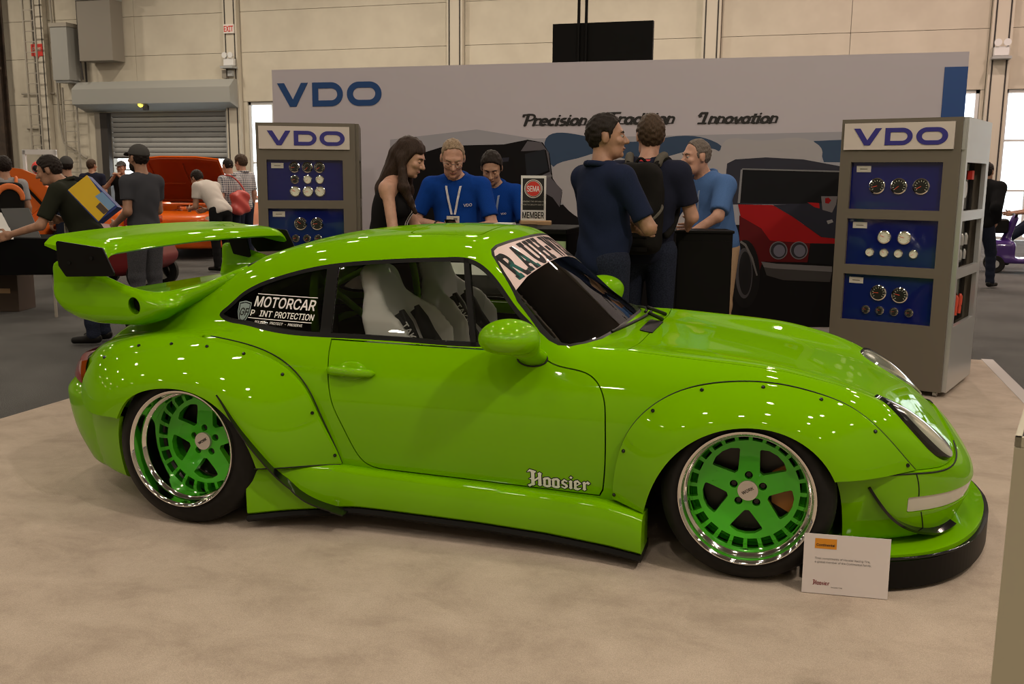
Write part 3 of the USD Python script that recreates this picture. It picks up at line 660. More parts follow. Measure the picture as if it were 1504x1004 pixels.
obj('emblem', [facing(prism(ringc, .002), (0, -.0075, .205)), facing(prism(disc_, .002), (0, -.0075, .205))], 'cabinet_sign', ss, False)
red = disc_.buffer(-.003)
obj('emblem_red', facing(prism(red, .001), (0, -.0095, .205)), 'sign_red', ss, False)
t = text2('SEMA', .036, .001, True, .60); t.apply_translation((0, -.018, 0)); obj('lettering', facing(t, (0, -.0105, .205)), 'paper_white', ss, False)
t = text2('MEMBER', .040, .001, True, .62); obj('lettering', facing(t, (0, -.0065, .014)), 'script_black', ss, False)
t = text2('SERVING THE SPECIALTY', .009, .0006, False, .95); obj('small_print', facing(t, (0, -.0075, .118)), 'label_card', ss, False)
t = text2('AUTOMOTIVE INDUSTRY SINCE 1963', .008, .0006, False, .78); obj('small_print', facing(t, (0, -.0075, .098)), 'label_card', ss, False)
ch = thing('card_holder', 'tan wooden card holder beside the MEMBER sign', 'card holder', (sg_[0]+.02, sg_[1], 1.13), 8)
obj('block', bx(0, 0, .0133, .20, .06, .0265, bev=.004), 'wood_tan', ch, 30); obj('lip', bx(.06, -.037, .010, .09, .016, .020), 'wood_tan', ch, False)
o = obj('paper_stack', [bx(sg_[0]-.16, sg_[1]-.12, 1.134, .13, .09, .008), bx(sg_[0]-.15, sg_[1]-.12, 1.1405, .11, .085, .005, .1)], 'paper_white', None, False); say(o, 'small stack of white papers left of the card holder', 'paper')

# ------------------------------------------------------------------ info card by the front wheel, pedestal at the right edge
pc = thing('info_card', 'white information card on the carpet before the front wheel', 'info card', (1.487, -.884, 0), 5.2)
def tilt(ms, a=-.05):
    t = cat_(ms) if isinstance(ms, list) else ms.copy(); t.apply_transform(trimesh.transformations.rotation_matrix(a, (1, 0, 0))); return t
plain('card_white', (.66, .60, .585), .5); plain('card_orange', (.62, .24, .01), .5); plain('card_grey', (.20, .19, .19), .6); plain('card_maroon', (.16, .012, .02), .6)
obj('card', tilt(bx(0, 0, .1075, .288, .004, .215)), 'card_white', pc, False)
obj('stand', place(tilt(bx(0, 0, .07, .08, .003, .14), .42), (0, .088, 0)), 'card_white', pc, False)
obj('orange_label', tilt(bx(-.071, -.0022, .182, .073, .0012, .036)), 'card_orange', pc, False)
t = text2('Continental', .0085, .0006, True); obj('lettering', tilt(facing(t, (-.071, -.0028, .173))), 'script_black', pc, False)
for k, l in enumerate(('Tires compliments of Hoosier Racing Tire,', 'a global member of the Continental family.')):
    t = text2(l, .0072, .0005, False, 1.0, False); t.vertices = t.vertices*[.19/max(t.bounds[1, 0], .01)*(1 if k else .97), 1, 1]
    obj('small_print', tilt(facing(t, (-.105, -.0021, .125-.013*k))), 'card_grey', pc, False)
BLK, BW = blackletter()
obj('maker_lettering', tilt(facing(prism(scaled(BLK, .0105, -.107, .032), .0005), (0, -.0021, 0))), 'card_maroon', pc, False)
t = text2('RACING TIRE', .0035, .0005, False, 1.2, False); obj('small_print', tilt(facing(t, (-.045, -.0021, .024))), 'card_grey', pc, False)
pp = at(1491, 641, D=1.95)
pd = thing('pedestal', 'cream display pedestal with a black top at the right edge', 'pedestal', (pp[0], pp[1], 0), -14)
zz = pp[2]
obj('body', bx(.3, .22, (zz-.02)/2, .6, .44, zz-.02, bev=.003), 'ped_cream', pd, 30); obj('rim', [bx(.3, .006, zz-.01, .6, .012, .02), bx(.006, .22, zz-.01, .012, .44, .02), bx(.3, .434, zz-.01, .6, .012, .02), bx(.594, .22, zz-.01, .012, .44, .02)], 'ped_cream', pd, False)
obj('top_inset', bx(.3, .22, zz-.012, .576, .416, .018), 'counter_black', pd, False)
# ------------------------------------------------------------------ the green coupe: body as one implicit surface (x forward, camera side at -y)
cWm = table([(-2.1, .84), (-1.5, .86), (-1.1, .855), (-.8, .83), (-.4, .81), (0, .805), (.45, .80), (.8, .805), (1.2, .80), (1.5, .785), (1.8, .755), (2.1, .73)], .08)
cXf = table([(.0, 1.88), (.15, 1.92), (.3, 1.97), (.42, 1.975), (.5, 1.94), (.6, 1.85), (.75, 1.75), (1.3, 1.7)], .02)     # front end x by height
cXr = table([(.0, 1.86), (.15, 1.92), (.3, 2.0), (.5, 2.03), (.58, 2.0), (.66, 1.95), (.75, 1.93), (1.3, 1.9)], .03)      # tail -x by height
cH = table([(.3, .80), (.6, .785), (.9, .752), (1.2, .708), (1.5, .642), (1.65, .585), (1.75, .535), (1.85, .468), (1.95, .385), (2.05, .30)], .03)   # hood centre
cC = table([(.2, .785), (.4, .785), (.6, .785), (.87, .772), (1.17, .752), (1.37, .715), (1.49, .68), (1.6, .635), (1.7, .572), (1.8, .495), (1.9, .405), (2.05, .30)], .03)   # fender crest
cD = table([(-2.1, .60), (-1.95, .64), (-1.8, .68), (-1.6, .725), (-1.4, .755), (-1.0, .785), (-.5, .78), (0, .77), (.3, .77)], .05)     # rear deck
cR = table([(-2.1, .62), (-1.95, .69), (-1.8, .755), (-1.6, .85), (-1.4, .945), (-1.2, 1.045), (-1.0, 1.12), (-.75, 1.18), (-.5, 1.21), (-.25, 1.222), (-.05, 1.218), (.15, 1.20), (.4, 1.17)], .06)   # roof centre
cS = table([(-2.1, .36), (-1.8, .44), (-1.5, .535), (-1.2, .605), (-.9, .665), (-.6, .70), (0, .712), (.4, .70), (.7, .66)], .06)  # half width of the cabin at the belt
def f_lower(x, y, z):
    a = np.sqrt(y*y+1e-5)
    t = np.where(z > .5, .095*((z-.5)/.26)**2, .035*((.5-z)/.3)**2)
    t = np.minimum(t, .3)
    W = cWm(x)-t
    xf, xr = cXf(z), cXr(z)
    u = np.clip((x-1.12)/(xf-1.12), 0, 2); v = np.clip((-x-1.12)/(xr-1.12), 0, 2)
    q = (a/W)**3 + u**3 + v**3.6
    side = (q**(1/3.)-1)*.72
    hood = cH(x)-.03*a*a; crest = cC(x)
    T1 = hood+(crest-hood)*np.exp(-((a-.60)/.17)**2)
    w = np.clip((x-.1)/.3, 0, 1); w = w*w*(3-2*w)
    T = w*T1+(1-w)*(cD(x)-.02*a*a)
    top = (z-T)*.92
    return smax(smax(side, top, .075), .14-z, .03)
def f_green(x, y, z):
    a = np.sqrt(y*y+1e-5); h = smax(z-.78, -.04, .04)
    side = (a-(cS(x)-.40*h-.16*np.abs(h)*h))*.9
    roof = (z-(cR(x)-.17*a*a))*.95
    ws = (x-(.585-1.235*(z-.79)-.36*a*a-.15*(z-.79)**2))*.62
    back = -x-1.90-(.75-z)*.2
    return smax(smax(smax(side, roof, .09), ws, .035), np.maximum(back, .45-z), .08)
def f_body(x, y, z):
    return smin(f_lower(x, y, z), f_green(x, y, z), .05)

def flare_b(x, z):
    dx = x+1.115; r = np.sqrt((dx*np.where(dx < 0, .72, 1.0))**2+((z-.27)*.95)**2)
    s = np.clip((.66-r)/.36, 0, 1); s = s*s*(3-2*s)
    dx = x-1.135; r = np.sqrt((dx*np.where(dx > 0, .9, 1.0))**2+((z-.25)*.95)**2)
    q = np.clip((.56-r)/.26, 0, 1); q = q*q*(3-2*q)
    return .008+.150*s+.082*q
def f_flare(x, y, z):
    a = np.sqrt(y*y+1e-5)
    return f_lower(x, np.maximum(a-flare_b(x, z), 0), z)-.004
# ------------------------------------------------------------------ car helpers
def xz(poly, y0, y1):
    """A side-view outline (x, z) as a solid from y0 to y1."""
    poly = poly if not isinstance(poly, (list, np.ndarray)) else Polygon(poly)
    if not poly.is_valid: poly = poly.buffer(0)
    t = prism(poly, y1-y0, 0); t.apply_transform(RX90); t.apply_translation((0, y1, 0)); return man(t)
def near(poly): return xz(poly, -1.3, -.05)
def mir(t):
    t = tm(t).copy(); t.vertices = t.vertices*[1, -1, 1]; t.invert(); return t
def side_y(x, z, f):
    """-y of the surface f at (x, z), from the camera's side."""
    x = np.asarray(x, float); z = np.asarray(z, float)
    lo, hi = np.zeros_like(x)+.02, np.full_like(x, 1.25)
    for a in np.linspace(1.2, .1, 56):
        o = f(x, -np.full_like(x, a), z) > 0
        lo = np.where(o | (lo > .021), lo, a); 
        hi = np.where(o & (lo < .021), a, hi)
    for _ in range(22):
        mid = (lo+hi)/2; i = f(x, -mid, z) < 0
        lo = np.where(i, mid, lo); hi = np.where(i, hi, mid)
    return hi
def curve_on(pts, f, off=0.0, n=80, smooth=True):
    p = spline(pts, n) if smooth else np.array([np.interp(np.linspace(0, 1, n), np.linspace(0, 1, len(pts)), np.array(pts)[:, k]) for k in (0, 1)]).T
    return np.c_[p[:, 0], -side_y(p[:, 0], p[:, 1], f)-off, p[:, 1]]
def wrap(t, f, off=.0012, maxlen=.03):
    """A mesh in (x, z, w): laid on the near side of f, w standing off from it."""
    v, fa = trimesh.remesh.subdivide_to_size(t.vertices, t.faces, maxlen, max_iter=12)
    return trimesh.Trimesh(np.c_[v[:, 0], -side_y(v[:, 0], v[:, 1], f)-off-v[:, 2], v[:, 1]], fa, process=False)
def spline_poly(pts, n=160): return Polygon(spline(pts, n, closed=True))

# ------------------------------------------------------------------ the car
car = thing('sports_car', 'low lime green wide-body coupe with bolted flares and a huge rear wing', 'car')
G_body, G_flare = gradient(f_body), gradient(f_flare)
d_ = .0165
outer = man(nets(f_body, (-2.2, -1.0, .08), (2.15, 1.0, 1.28), d_))
inner = man(nets(lambda x, y, z: f_body(x, y, z)+.02, (-2.2, -1.0, .08), (2.15, 1.0, 1.28), .022, 1))
shell = outer-inner
thin = (lambda: (man(nets(lambda x, y, z: f_green(x, y, z)+.004, (-2.2, -1.0, .6), (2.15, 1.0, 1.28), .02))))()
thin_in = man(nets(lambda x, y, z: f_green(x, y, z)+.008, (-2.2, -1.0, .6), (2.15, 1.0, 1.28), .02))
pane = thin-thin_in

WIN = spline_poly([(-1.185, .822), (-1.15, .862), (-1.09, .915), (-.997, .968), (-.90, 1.003), (-.793, 1.034), (-.639, 1.066), (-.45, 1.088), (-.288, 1.101), (-.12, 1.111), (-.03, 1.110), (.04, 1.085), (.127, 1.015), (.235, .905), (.318, .808), (.318, .785), (.25, .777), (.099, .776), (-.227, .775), (-.572, .774), (-.862, .779), (-1.06, .796), (-1.16, .808)], 220)
DOOR = Polygon(np.vstack([spline([(-.572, .768), (-.562, .686), (-.547, .608), (-.522, .513), (-.49, .444), (-.442, .345), (-.39, .275), (-.33, .256), (-.25, .253)], 40), [(.087, .246), (.45, .236), (.585, .234)], spline([(.598, .26), (.607, .371), (.605, .532), (.589, .63), (.545, .688), (.459, .714), (.371, .733), (.33, .765)], 50)]))
ARCH_F = Polygon(spline([(.74, .0), (.772, .236), (.819, .367), (.902, .479), (1.018, .551), (1.134, .575), (1.25, .562), (1.367, .495), (1.435, .397), (1.47, .24), (1.50, .0)], 70))
ARCH_R = Polygon(spline([(-1.46, .0), (-1.452, .24), (-1.435, .38), (-1.399, .462), (-1.35, .522), (-1.261, .564), (-1.16, .578), (-1.08, .573), (-.964, .531), (-.864, .438), (-.803, .312), (-.785, .2), (-.78, 0)], 80))
FL_R = Polygon(np.vstack([spline([(-.495, .266), (-.539, .389), (-.575, .47), (-.619, .557), (-.683, .628), (-.776, .686), (-.898, .725), (-1.05, .748), (-1.25, .757), (-1.45, .735), (-1.62, .675), (-1.70, .59), (-1.70, .52), (-1.633, .456), (-1.54, .437), (-1.42, .435)], 90), [(-1.3, .35), (-.80, .262)]]))
FL_F = Polygon(np.vstack([spline([(.640, .236), (.642, .271), (.655, .383), (.703, .52), (.787, .614), (.906, .678), (1.026, .704), (1.121, .711), (1.24, .705), (1.357, .682), (1.475, .639), (1.595, .548), (1.665, .47), (1.71, .418)], 90), [(1.60, .409), (1.444, .404), (1.2, .35), (.80, .202)]]))
BMP_F = Polygon([(1.38, .05), (1.38, .404), (1.444, .404), (1.58, .408), (1.713, .412), (1.80, .412), (1.86, .424), (1.895, .45), (1.925, .50), (2.2, .6), (2.2, .05)])
BMP_R = Polygon([(-1.40, .05), (-1.40, .425), (-1.54, .437), (-1.633, .456), (-1.70, .50), (-1.75, .535), (-1.86, .55), (-2.2, .55), (-2.2, .05)])
# windscreen outline, in the plane of the glass (across, down)
A_ = np.array([.777, 0, -.629]); B_ = np.array([.629, 0, .777])
ws_pts = np.array([(.381, -.69, .782), (.430, -.672, .783), (.475, -.61, .79), (.522, -.48, .795), (.552, -.3, .805), (.562, 0, .812)])
ws_top = np.array([(.345, -.688, .80), (.306, -.678, .834), (.206, -.632, .955), (.12, -.571, 1.05), (.060, -.512, 1.122), (.044, -.478, 1.142), (.045, -.42, 1.156), (.062, -.3, 1.168), (.080, -.15, 1.178), (.086, 0, 1.183)])
ring = np.vstack([ws_pts[::-1], ws_top]); ring = np.vstack([ring, (ring*[1, -1, 1])[::-1][1:-1]])
WS = Polygon(np.c_[ring[:, 1], ring@A_]).buffer(.02).buffer(-.02)
def ws_prism(poly):
    t = prism(poly, .7, .60)                        # local (across, down the slope, out)
    M4 = np.eye(4); M4[:3, 0] = (0, 1, 0); M4[:3, 1] = A_; M4[:3, 2] = B_
    t.apply_transform(M4)
    if t.volume < 0: t.invert()
    return man(t)
RW = Polygon(spline([(-1.02, 0), (-1.03, .35), (-1.08, .47), (-1.30, .45), (-1.44, .40), (-1.47, 0), (-1.44, -.40), (-1.30, -.45), (-1.08, -.47), (-1.03, -.35)], 80, closed=True))
def top(poly, z0=.5, z1=1.5): return man(prism(poly, z1-z0, z0))
HOOD = Polygon(np.vstack([[(.668, 0), (.668, -.45), (.660, -.60), (.655, -.635)], spline([(.70, -.644), (.862, -.648), (1.11, -.648), (1.343, -.632), (1.52, -.585), (1.60, -.50), (1.66, -.42), (1.74, -.34), (1.82, -.26), (1.865, -.12), (1.875, 0)], 50)]))
HOOD = unary_union([HOOD, affinity.scale(HOOD, 1, -1, origin=(0, 0))]).buffer(.003).buffer(-.003)
SUN = sbox(-.36, -.40, -.035, .40).buffer(-.06).buffer(.06)

both = lambda p: [near(p), near(p).mirror((0, 1, 0))]
win_cut = sum(both(WIN), Manifold()); g_ = .0028
# wheel wells
well = Manifold()
for x in (1.136, -1.115):
    for s in (-1, 1):
        well += Manifold.cylinder(.62, .385, .385, 64).rotate((90, 0, 0)).translate((x, s*.85+.31, .30))
body = shell-win_cut-ws_prism(WS)-well-top(RW, .7)
groove = Manifold()
for p in (DOOR,):
    for q in both(p.buffer(g_)): groove += q
body = body-groove-top(HOOD.buffer(.004))-top(SUN.buffer(.0045), .9)-xz(BMP_F.buffer(g_), -1.3, 1.3)-xz(BMP_R.buffer(g_), -1.3, 1.3)
body = body-Manifold.cube((2.0, 3, .4), True).translate((0, 0, .02+.0))
obj('body_shell', body, 'green_paint', car, grad=G_body)
hood = (shell ^ top(HOOD))-well; hood = hood-xz(BMP_F.buffer(.004), -1.3, 1.3)
obj('hood', hood, 'green_paint', car, grad=G_body)
obj('sunroof', shell ^ top(SUN.buffer(-.0045), .9), 'green_paint', car, grad=G_body)
# dark tub inside, so that nothing shows through gaps
tub = man(nets(lambda x, y, z: f_lower(x, y, z)+.045, (-2.2, -1.0, .08), (2.15, 1.0, 1.28), .03, 1))-well
tub = tub-Manifold.cube((1.70, 1.24, .8), True).translate((-.33, 0, .66))
obj('floor_tub', tub, 'inner_black', car, smooth=False)

def seat(y0, name):
    """Racing bucket: shell back with side bolsters, cushion, dark inserts."""
    def f(x, y, z):
        yy = y-y0; a = np.abs(yy)
        u = x+.36+(z-.45)*.30                                 # distance in front of the leaning back
        wid = np.interp(z, [.2, .45, .60, .72, .84, .93, 1.03, 1.07], [.25, .25, .245, .25, .235, .15, .135, .10])
        dep = np.interp(z, [.25, .45, .6, .75, .88, .95, 1.05], [.16, .16, .12, .15, .10, .06, .05])
        bol = dep*np.clip((a-.10)/.13, 0, 1)**1.6
        back = smax(smax(np.abs(u-.0-bol*.5)-.045-bol*.5, a-wid, .05), np.abs(z-.66)-.40, .06)
        cu = smax(smax(np.abs(z-.30-.10*(x+.1)-.07*np.clip((a-.15)/.09, 0, 1))-.06, a-.26, .05), np.abs(x+.12)-.27, .06)
        return smin(back, cu, .05)
    s_ = obj('seat', nets(f, (-.75, y0-.32, .15), (.25, y0+.32, 1.12), .022), 'seat_white', car, True)
    for s in (-1, 1):                                         # dark inserts where the belts pass
        pts = np.array([(-.385, y0+s*.085, .86), (-.36, y0+s*.09, .80), (-.325, y0+s*.10, .72), (-.30, y0+s*.115, .66)])
        obj('belt_slot', tube(pts, [.012, .03, .034, .012], 10), 'seat_dark', s_)
    obj('harness', [tube([(-.40, y0+.10, .84), (-.27, y0+.11, .66), (-.17, y0+.10, .44), (-.1, y0+.05, .34)], .026, 8), tube([(-.40, y0-.10, .84), (-.27, y0-.11, .66), (-.17, y0-.10, .44), (-.1, y0-.05, .34)], .026, 8)], 'seat_dark', s_)
    return s_
st1 = seat(-.33, 'seat'); st2 = seat(.34, 'seat')
for st, yb in ((st1, -.33), (st2, .34)):
    t = text2('TAKATA', .030, .002, True)
    t.apply_transform(trimesh.transformations.rotation_matrix(-.97, (0, 0, 1))); t = facing(t, (-.318, yb-.139, .735))
    obj('belt_lettering', t, 'white_print', st)
obj('roll_bar', [tube(spline([(-.70, s*.60, .35), (-.72, s*.58, .8), (-.74, s*.52, 1.02), (-.75, s*.40, 1.10), (-.75, 0, 1.12)], 24), .019, 12) for s in (-1, 1)] + [tube([(-.74, -.50, 1.0), (-.72, .56, .45)], .017, 10), tube([(-.75, -.45, 1.05), (-1.25, -.42, .80)], .017, 10), tube([(-.75, .45, 1.05), (-1.25, .42, .80)], .017, 10)], 'green_paint', car, True)
obj('dashboard', nets(lambda x, y, z: smax(smax(np.abs(x-.42)-.17, np.abs(y)-.60, .08), np.abs(z-.68+.04*np.abs(x-.35))-.085, .07), (.2, -.66, .5), (.68, .66, .85), .03), 'dash_grey', car, True)
wh = trimesh.creation.torus(.175, .016, 40, 10); 
stw = obj('steering_wheel', place(wh, (.19, .34, .74), ry=-1.15), 'black_trim', car, True)
obj('steering_spoke', [place(bx(0, 0, 0, .34, .035, .012), (.19, .34, .74), ry=-1.15), place(bx(-.08, 0, 0, .17, .035, .012), (.19, .34, .74), ry=-1.15), place(trimesh.creation.cylinder(.045, .05), (.19, .34, .74), ry=-1.15)], 'black_trim', stw)

# doors, glass and trim, both sides
PIL = Polygon([(-.628, .70), (-.575, .70), (-.615, 1.2), (-.668, 1.2)])
VENT = Polygon([(.058, .7), (.082, .7), (-.045, 1.2), (-.069, 1.2)])
inset = WIN.buffer(-.017)
D_glass = inset.intersection(sbox(-.60, .6, 1, 1.3)).difference(PIL).difference(VENT.buffer(.0))
for s in (1, -1):
    M_ = (lambda t: tm(t)) if s == 1 else mir
    dr = obj('door', M_((shell ^ near(DOOR.buffer(-g_)))-well-near(WIN)), 'green_paint', car, grad=G_body)
    obj('door_window', M_(pane ^ near(D_glass.intersection(sbox(-1, 0, .07, 2)))), 'tinted_glass', dr, grad=G_body)
    obj('vent_window', M_(pane ^ near(D_glass.intersection(sbox(.05, 0, 2, 2)).union(D_glass.intersection(Polygon([(.058, .7), (.4, .7), (.4, 1.2), (-.06, 1.2)]))))), 'tinted_glass', dr, grad=G_body)
    obj('window_bar', M_((shell ^ near(VENT.intersection(WIN)))), 'black_trim', dr, grad=G_body)
    obj('quarter_window', M_(pane ^ near(inset.intersection(Polygon([(-2, .6), (-.63, .6), (-.672, 1.2), (-2, 1.3)])))), 'quarter_glass_tint', car, grad=G_body)
    obj('window_seal', M_(((outer - man(nets(lambda x, y, z: f_body(x, y, z)+.012, (-1.4, -.9, .6), (.6, 0, 1.28), .02, 1))) ^ near(WIN.difference(inset).union(PIL.intersection(WIN))))), 'black_trim', car, grad=G_body)
    obj('rear_flare', M_(((man(nets(f_flare, (-1.9, -1.12, .1), (-.4, -.3, .9), d_))-man(nets(lambda x, y, z: f_flare(x, y, z)+.016, (-1.9, -1.12, .1), (-.4, -.3, .9), .02, 1))) ^ xz(FL_R, -1.3, -.56))-near(ARCH_R)), 'green_paint', car, grad=G_flare)
    obj('front_flare', M_(((man(nets(f_flare, (.5, -1.12, .1), (1.85, -.3, .9), d_))-man(nets(lambda x, y, z: f_flare(x, y, z)+.016, (.5, -1.12, .1), (1.85, -.3, .9), .02, 1))) ^ xz(FL_F, -1.3, -.55))-near(ARCH_F)), 'green_paint', car, grad=G_flare)
# windscreen
sc = obj('windscreen', pane ^ ws_prism(WS.buffer(-.011)), 'tinted_glass', car, grad=G_body)
fr = (outer-man(nets(lambda x, y, z: f_body(x, y, z)+.014, (-.3, -.9, .6), (.8, .9, 1.28), .02, 1))) ^ ws_prism(WS.difference(WS.buffer(-.013)))
obj('windscreen_seal', fr, 'black_trim', car, grad=G_body)
rwp = obj('rear_window', pane ^ top(RW, .7), 'quarter_glass_tint', car, grad=G_body)

# bumpers
def f_bf(x, y, z): return f_lower(x-.012, np.maximum(np.sqrt(y*y+1e-5)-.012, 0), z)
bf_shell = man(nets(f_bf, (1.3, -.95, .08), (2.15, .95, .75), d_))-man(nets(lambda x, y, z: f_bf(x, y, z)+.02, (1.3, -.95, .08), (2.15, .95, .75), .02, 1))
bf_shell = (bf_shell ^ xz(BMP_F, -1.3, 1.3))-xz(ARCH_F.buffer(.0), -1.3, 1.3)
SIG = unary_union([sbox(1.70, .262, 2.2, .308)]).buffer(.008)
fb = obj('front_bumper', bf_shell-xz(SIG, -1.3, 1.3), 'green_paint', car, grad=gradient(f_bf))
def f_sig(x, y, z): return f_bf(x, y, z)+.004
sg = (man(nets(f_sig, (1.6, -.95, .2), (2.15, .95, .4), d_))-man(nets(lambda x, y, z: f_sig(x, y, z)+.02, (1.6, -.95, .2), (2.15, .95, .4), .02, 1))) ^ xz(SIG.buffer(-.002), -1.3, 1.3)
for s in (1, -1):
    q = sg ^ Manifold.cube((2, .62, 1), True).translate((1.9, -.52, .3))
    obj('turn_signal', (tm(q) if s == 1 else mir(q)), 'signal_clear', fb, grad=gradient(f_sig))
def f_br(x, y, z):
    a = np.sqrt(y*y+1e-5); w = np.clip((.56-z)/.10, 0, 1); w = w*w*(3-2*w)
    sh = np.clip((-1.40-x)/.25, 0, 1)
    return f_lower(x+.035*w, np.maximum(a-(.06+.075*(1-sh))*w-.0, 0), z)
br = man(nets(f_br, (-2.25, -1.1, .10), (-1.3, 1.1, .75), d_))-man(nets(lambda x, y, z: f_br(x, y, z)+.02, (-2.25, -1.1, .10), (-1.3, 1.1, .75), .02, 1))
rb = obj('rear_bumper', (br ^ xz(BMP_R, -1.3, 1.3))-xz(ARCH_R.buffer(.01), -1.3, 1.3), 'green_paint', car, grad=gradient(f_br))
# tail lamps
TL = Polygon([(-1.745, .512), (-1.80, .608), (-1.90, .618), (-2.1, .61), (-2.1, .53), (-1.88, .535)]).buffer(-.004)
def f_tl(x, y, z): return f_lower(x+.026, np.maximum(np.sqrt(y*y+1e-5)-.032, 0), z)
tl = (man(nets(f_tl, (-2.2, -1, .45), (-1.6, 0, .7), d_))-man(nets(lambda x, y, z: f_tl(x, y, z)+.02, (-2.2, -1, .45), (-1.6, 0, .7), .02, 1))) ^ near(TL)
for s in (1, -1): obj('tail_lamp', tm(tl) if s == 1 else mir(tl), 'tail_red', car, grad=gradient(f_tl))

# headlamps: an oval pane flush with the slope of the wing, over a bright reflector
plain('lamp_reflector', (.50, .56, .46), .10, metallic=.75, coat_weight=1.0, coat_roughness=.01)
hc_ = np.array([1.725, -.520, .56]); hax = uni_ = np.array([.725, -.06, -.68]); hax = hax/np.linalg.norm(hax)
hnn = np.array([.70, -.16, .69]); hnn -= hax*(hnn@hax); hnn /= np.linalg.norm(hnn); hbb = np.cross(hnn, hax)
def lamp_prism(poly, h0=-.25, h1=.25):
    t = prism(poly, h1-h0, h0); M4 = np.eye(4); M4[:3, 0], M4[:3, 1], M4[:3, 2], M4[:3, 3] = hax, hbb, hnn, hc_
    t.apply_transform(M4)
    if t.volume < 0: t.invert()
    return man(t)
def f_lens(x, y, z): return f_body(x, y, z)-.005-.020*np.exp(-(((x-1.72)/.14)**2+((np.abs(y)-.52)/.10)**2))
OVAL = affinity.scale(Point(0, 0).buffer(1.0, 32), .170, .112)
CRES = OVAL.difference(affinity.translate(affinity.scale(OVAL, 1.0, .98), .008, .022 if (hbb[1] > 0) else -.022))
lens_ = man(nets(f_lens, (1.4, -.85, .3), (2.1, -.2, .8), .011))-man(nets(lambda x, y, z: f_lens(x, y, z)+.012, (1.4, -.85, .3), (2.1, -.2, .8), .014, 1))
for s in (1, -1):
    fl = (lambda t: tm(t)) if s == 1 else mir
    h = obj('headlamp', fl(lens_ ^ lamp_prism(OVAL.difference(CRES))), 'lamp_reflector', car, grad=gradient(f_lens))
    obj('lens_edge', fl(lens_ ^ lamp_prism(CRES)), 'black_gloss', h, grad=gradient(f_lens), label='dark edge of the headlamp')
# front lip: green shelf over a black splitter
pl = np.vstack([spline([(1.46, -.80), (1.52, -.825), (1.66, -.79), (1.80, -.70), (1.92, -.56), (2.00, -.38), (2.045, -.18), (2.06, 0)], 50)])
LIP = Polygon(np.vstack([[(1.40, -.80)], pl, (pl*[1, -1])[::-1], [(1.40, .80)]]))
def rim_prism(poly, z0, z1, lift=0.0, scale=1.0):
    t = prism(poly, z1-z0, z0); v, f = trimesh.remesh.subdivide_to_size(t.vertices, t.faces, .05, max_iter=10)
    v[:, 2] += lift*np.clip((v[:, 0]-1.75)/.3, 0, 1)**1.5*np.clip(np.hypot(v[:, 0]-1.4, v[:, 1])/.66, 0, 1)**8
    return trimesh.Trimesh(v, f, process=False)
lp = obj('front_lip', rim_prism(LIP.buffer(-.012), .098, .130, .03), 'green_paint', car, 40)
obj('splitter', [rim_prism(LIP.buffer(.006), .012, .112, .03)], 'black_trim', lp, 40)
obj('lip_edge', tube(np.c_[pl, .120+0*pl[:, 0]][::-1][:44], .006, 8), 'black_gloss', lp, True)

# side skirts
def skirt(xs, prof, name, material, parent):
    """prof(x) -> list of (y, z); lofted along xs."""
    P = np.array([[(x, y, z) for y, z in prof(x)] for x in xs]); n, k = P.shape[:2]
    V = P.reshape(-1, 3); F = []
    for i in range(n-1):
        for j in range(k):
            j2 = (j+1) % k; F += [(i*k+j, (i+1)*k+j, (i+1)*k+j2), (i*k+j, (i+1)*k+j2, i*k+j2)]
    for j in range(1, k-1): F += [(0, j, j+1), ((n-1)*k, (n-1)*k+j+1, (n-1)*k+j)]
    t = trimesh.Trimesh(V, F, process=False)
    if t.volume < 0: t.invert()
    return t
zt = lambda x: np.interp(x, [-.86, -.50, -.34, .11, .60, .79], [.262, .262, .252, .240, .228, .200])
zb = lambda x: np.interp(x, [-.86, -.55, -.41, .116, .40, .66, .79], [.060, .085, .100, .092, .080, .064, .056])
yo = lambda x: np.interp(x, [-.86, -.70, -.5, -.3, .4, .64, .79], [-.97, -.90, -.848, -.838, -.838, -.855, -.885])
xs = np.linspace(-.84, .768, 44)
for s in (1, -1):
    fl = (lambda t: t) if s == 1 else mir
    sk = obj('side_skirt', fl(skirt(xs, lambda x: [(-.74, zt(x)-.01), (yo(x)+.035, zt(x)+.002), (yo(x)+.015, zt(x)-.002), (yo(x)-.003, zt(x)-.018), (yo(x)-.012, (zt(x)+zb(x))/2), (yo(x)-.010, zb(x)+.012), (yo(x)+.0, zb(x)), (-.74, zb(x))], '', '', None)), 'green_paint', car, 50)
    obj('skirt_board', fl(skirt(xs, lambda x: [(-.70, zb(x)+.0), (yo(x)-.012, zb(x)+.0), (yo(x)-.020, zb(x)-.016), (yo(x)-.004, zb(x)-.030), (-.70, zb(x)-.030)], '', '', None)), 'black_trim', sk, 50)
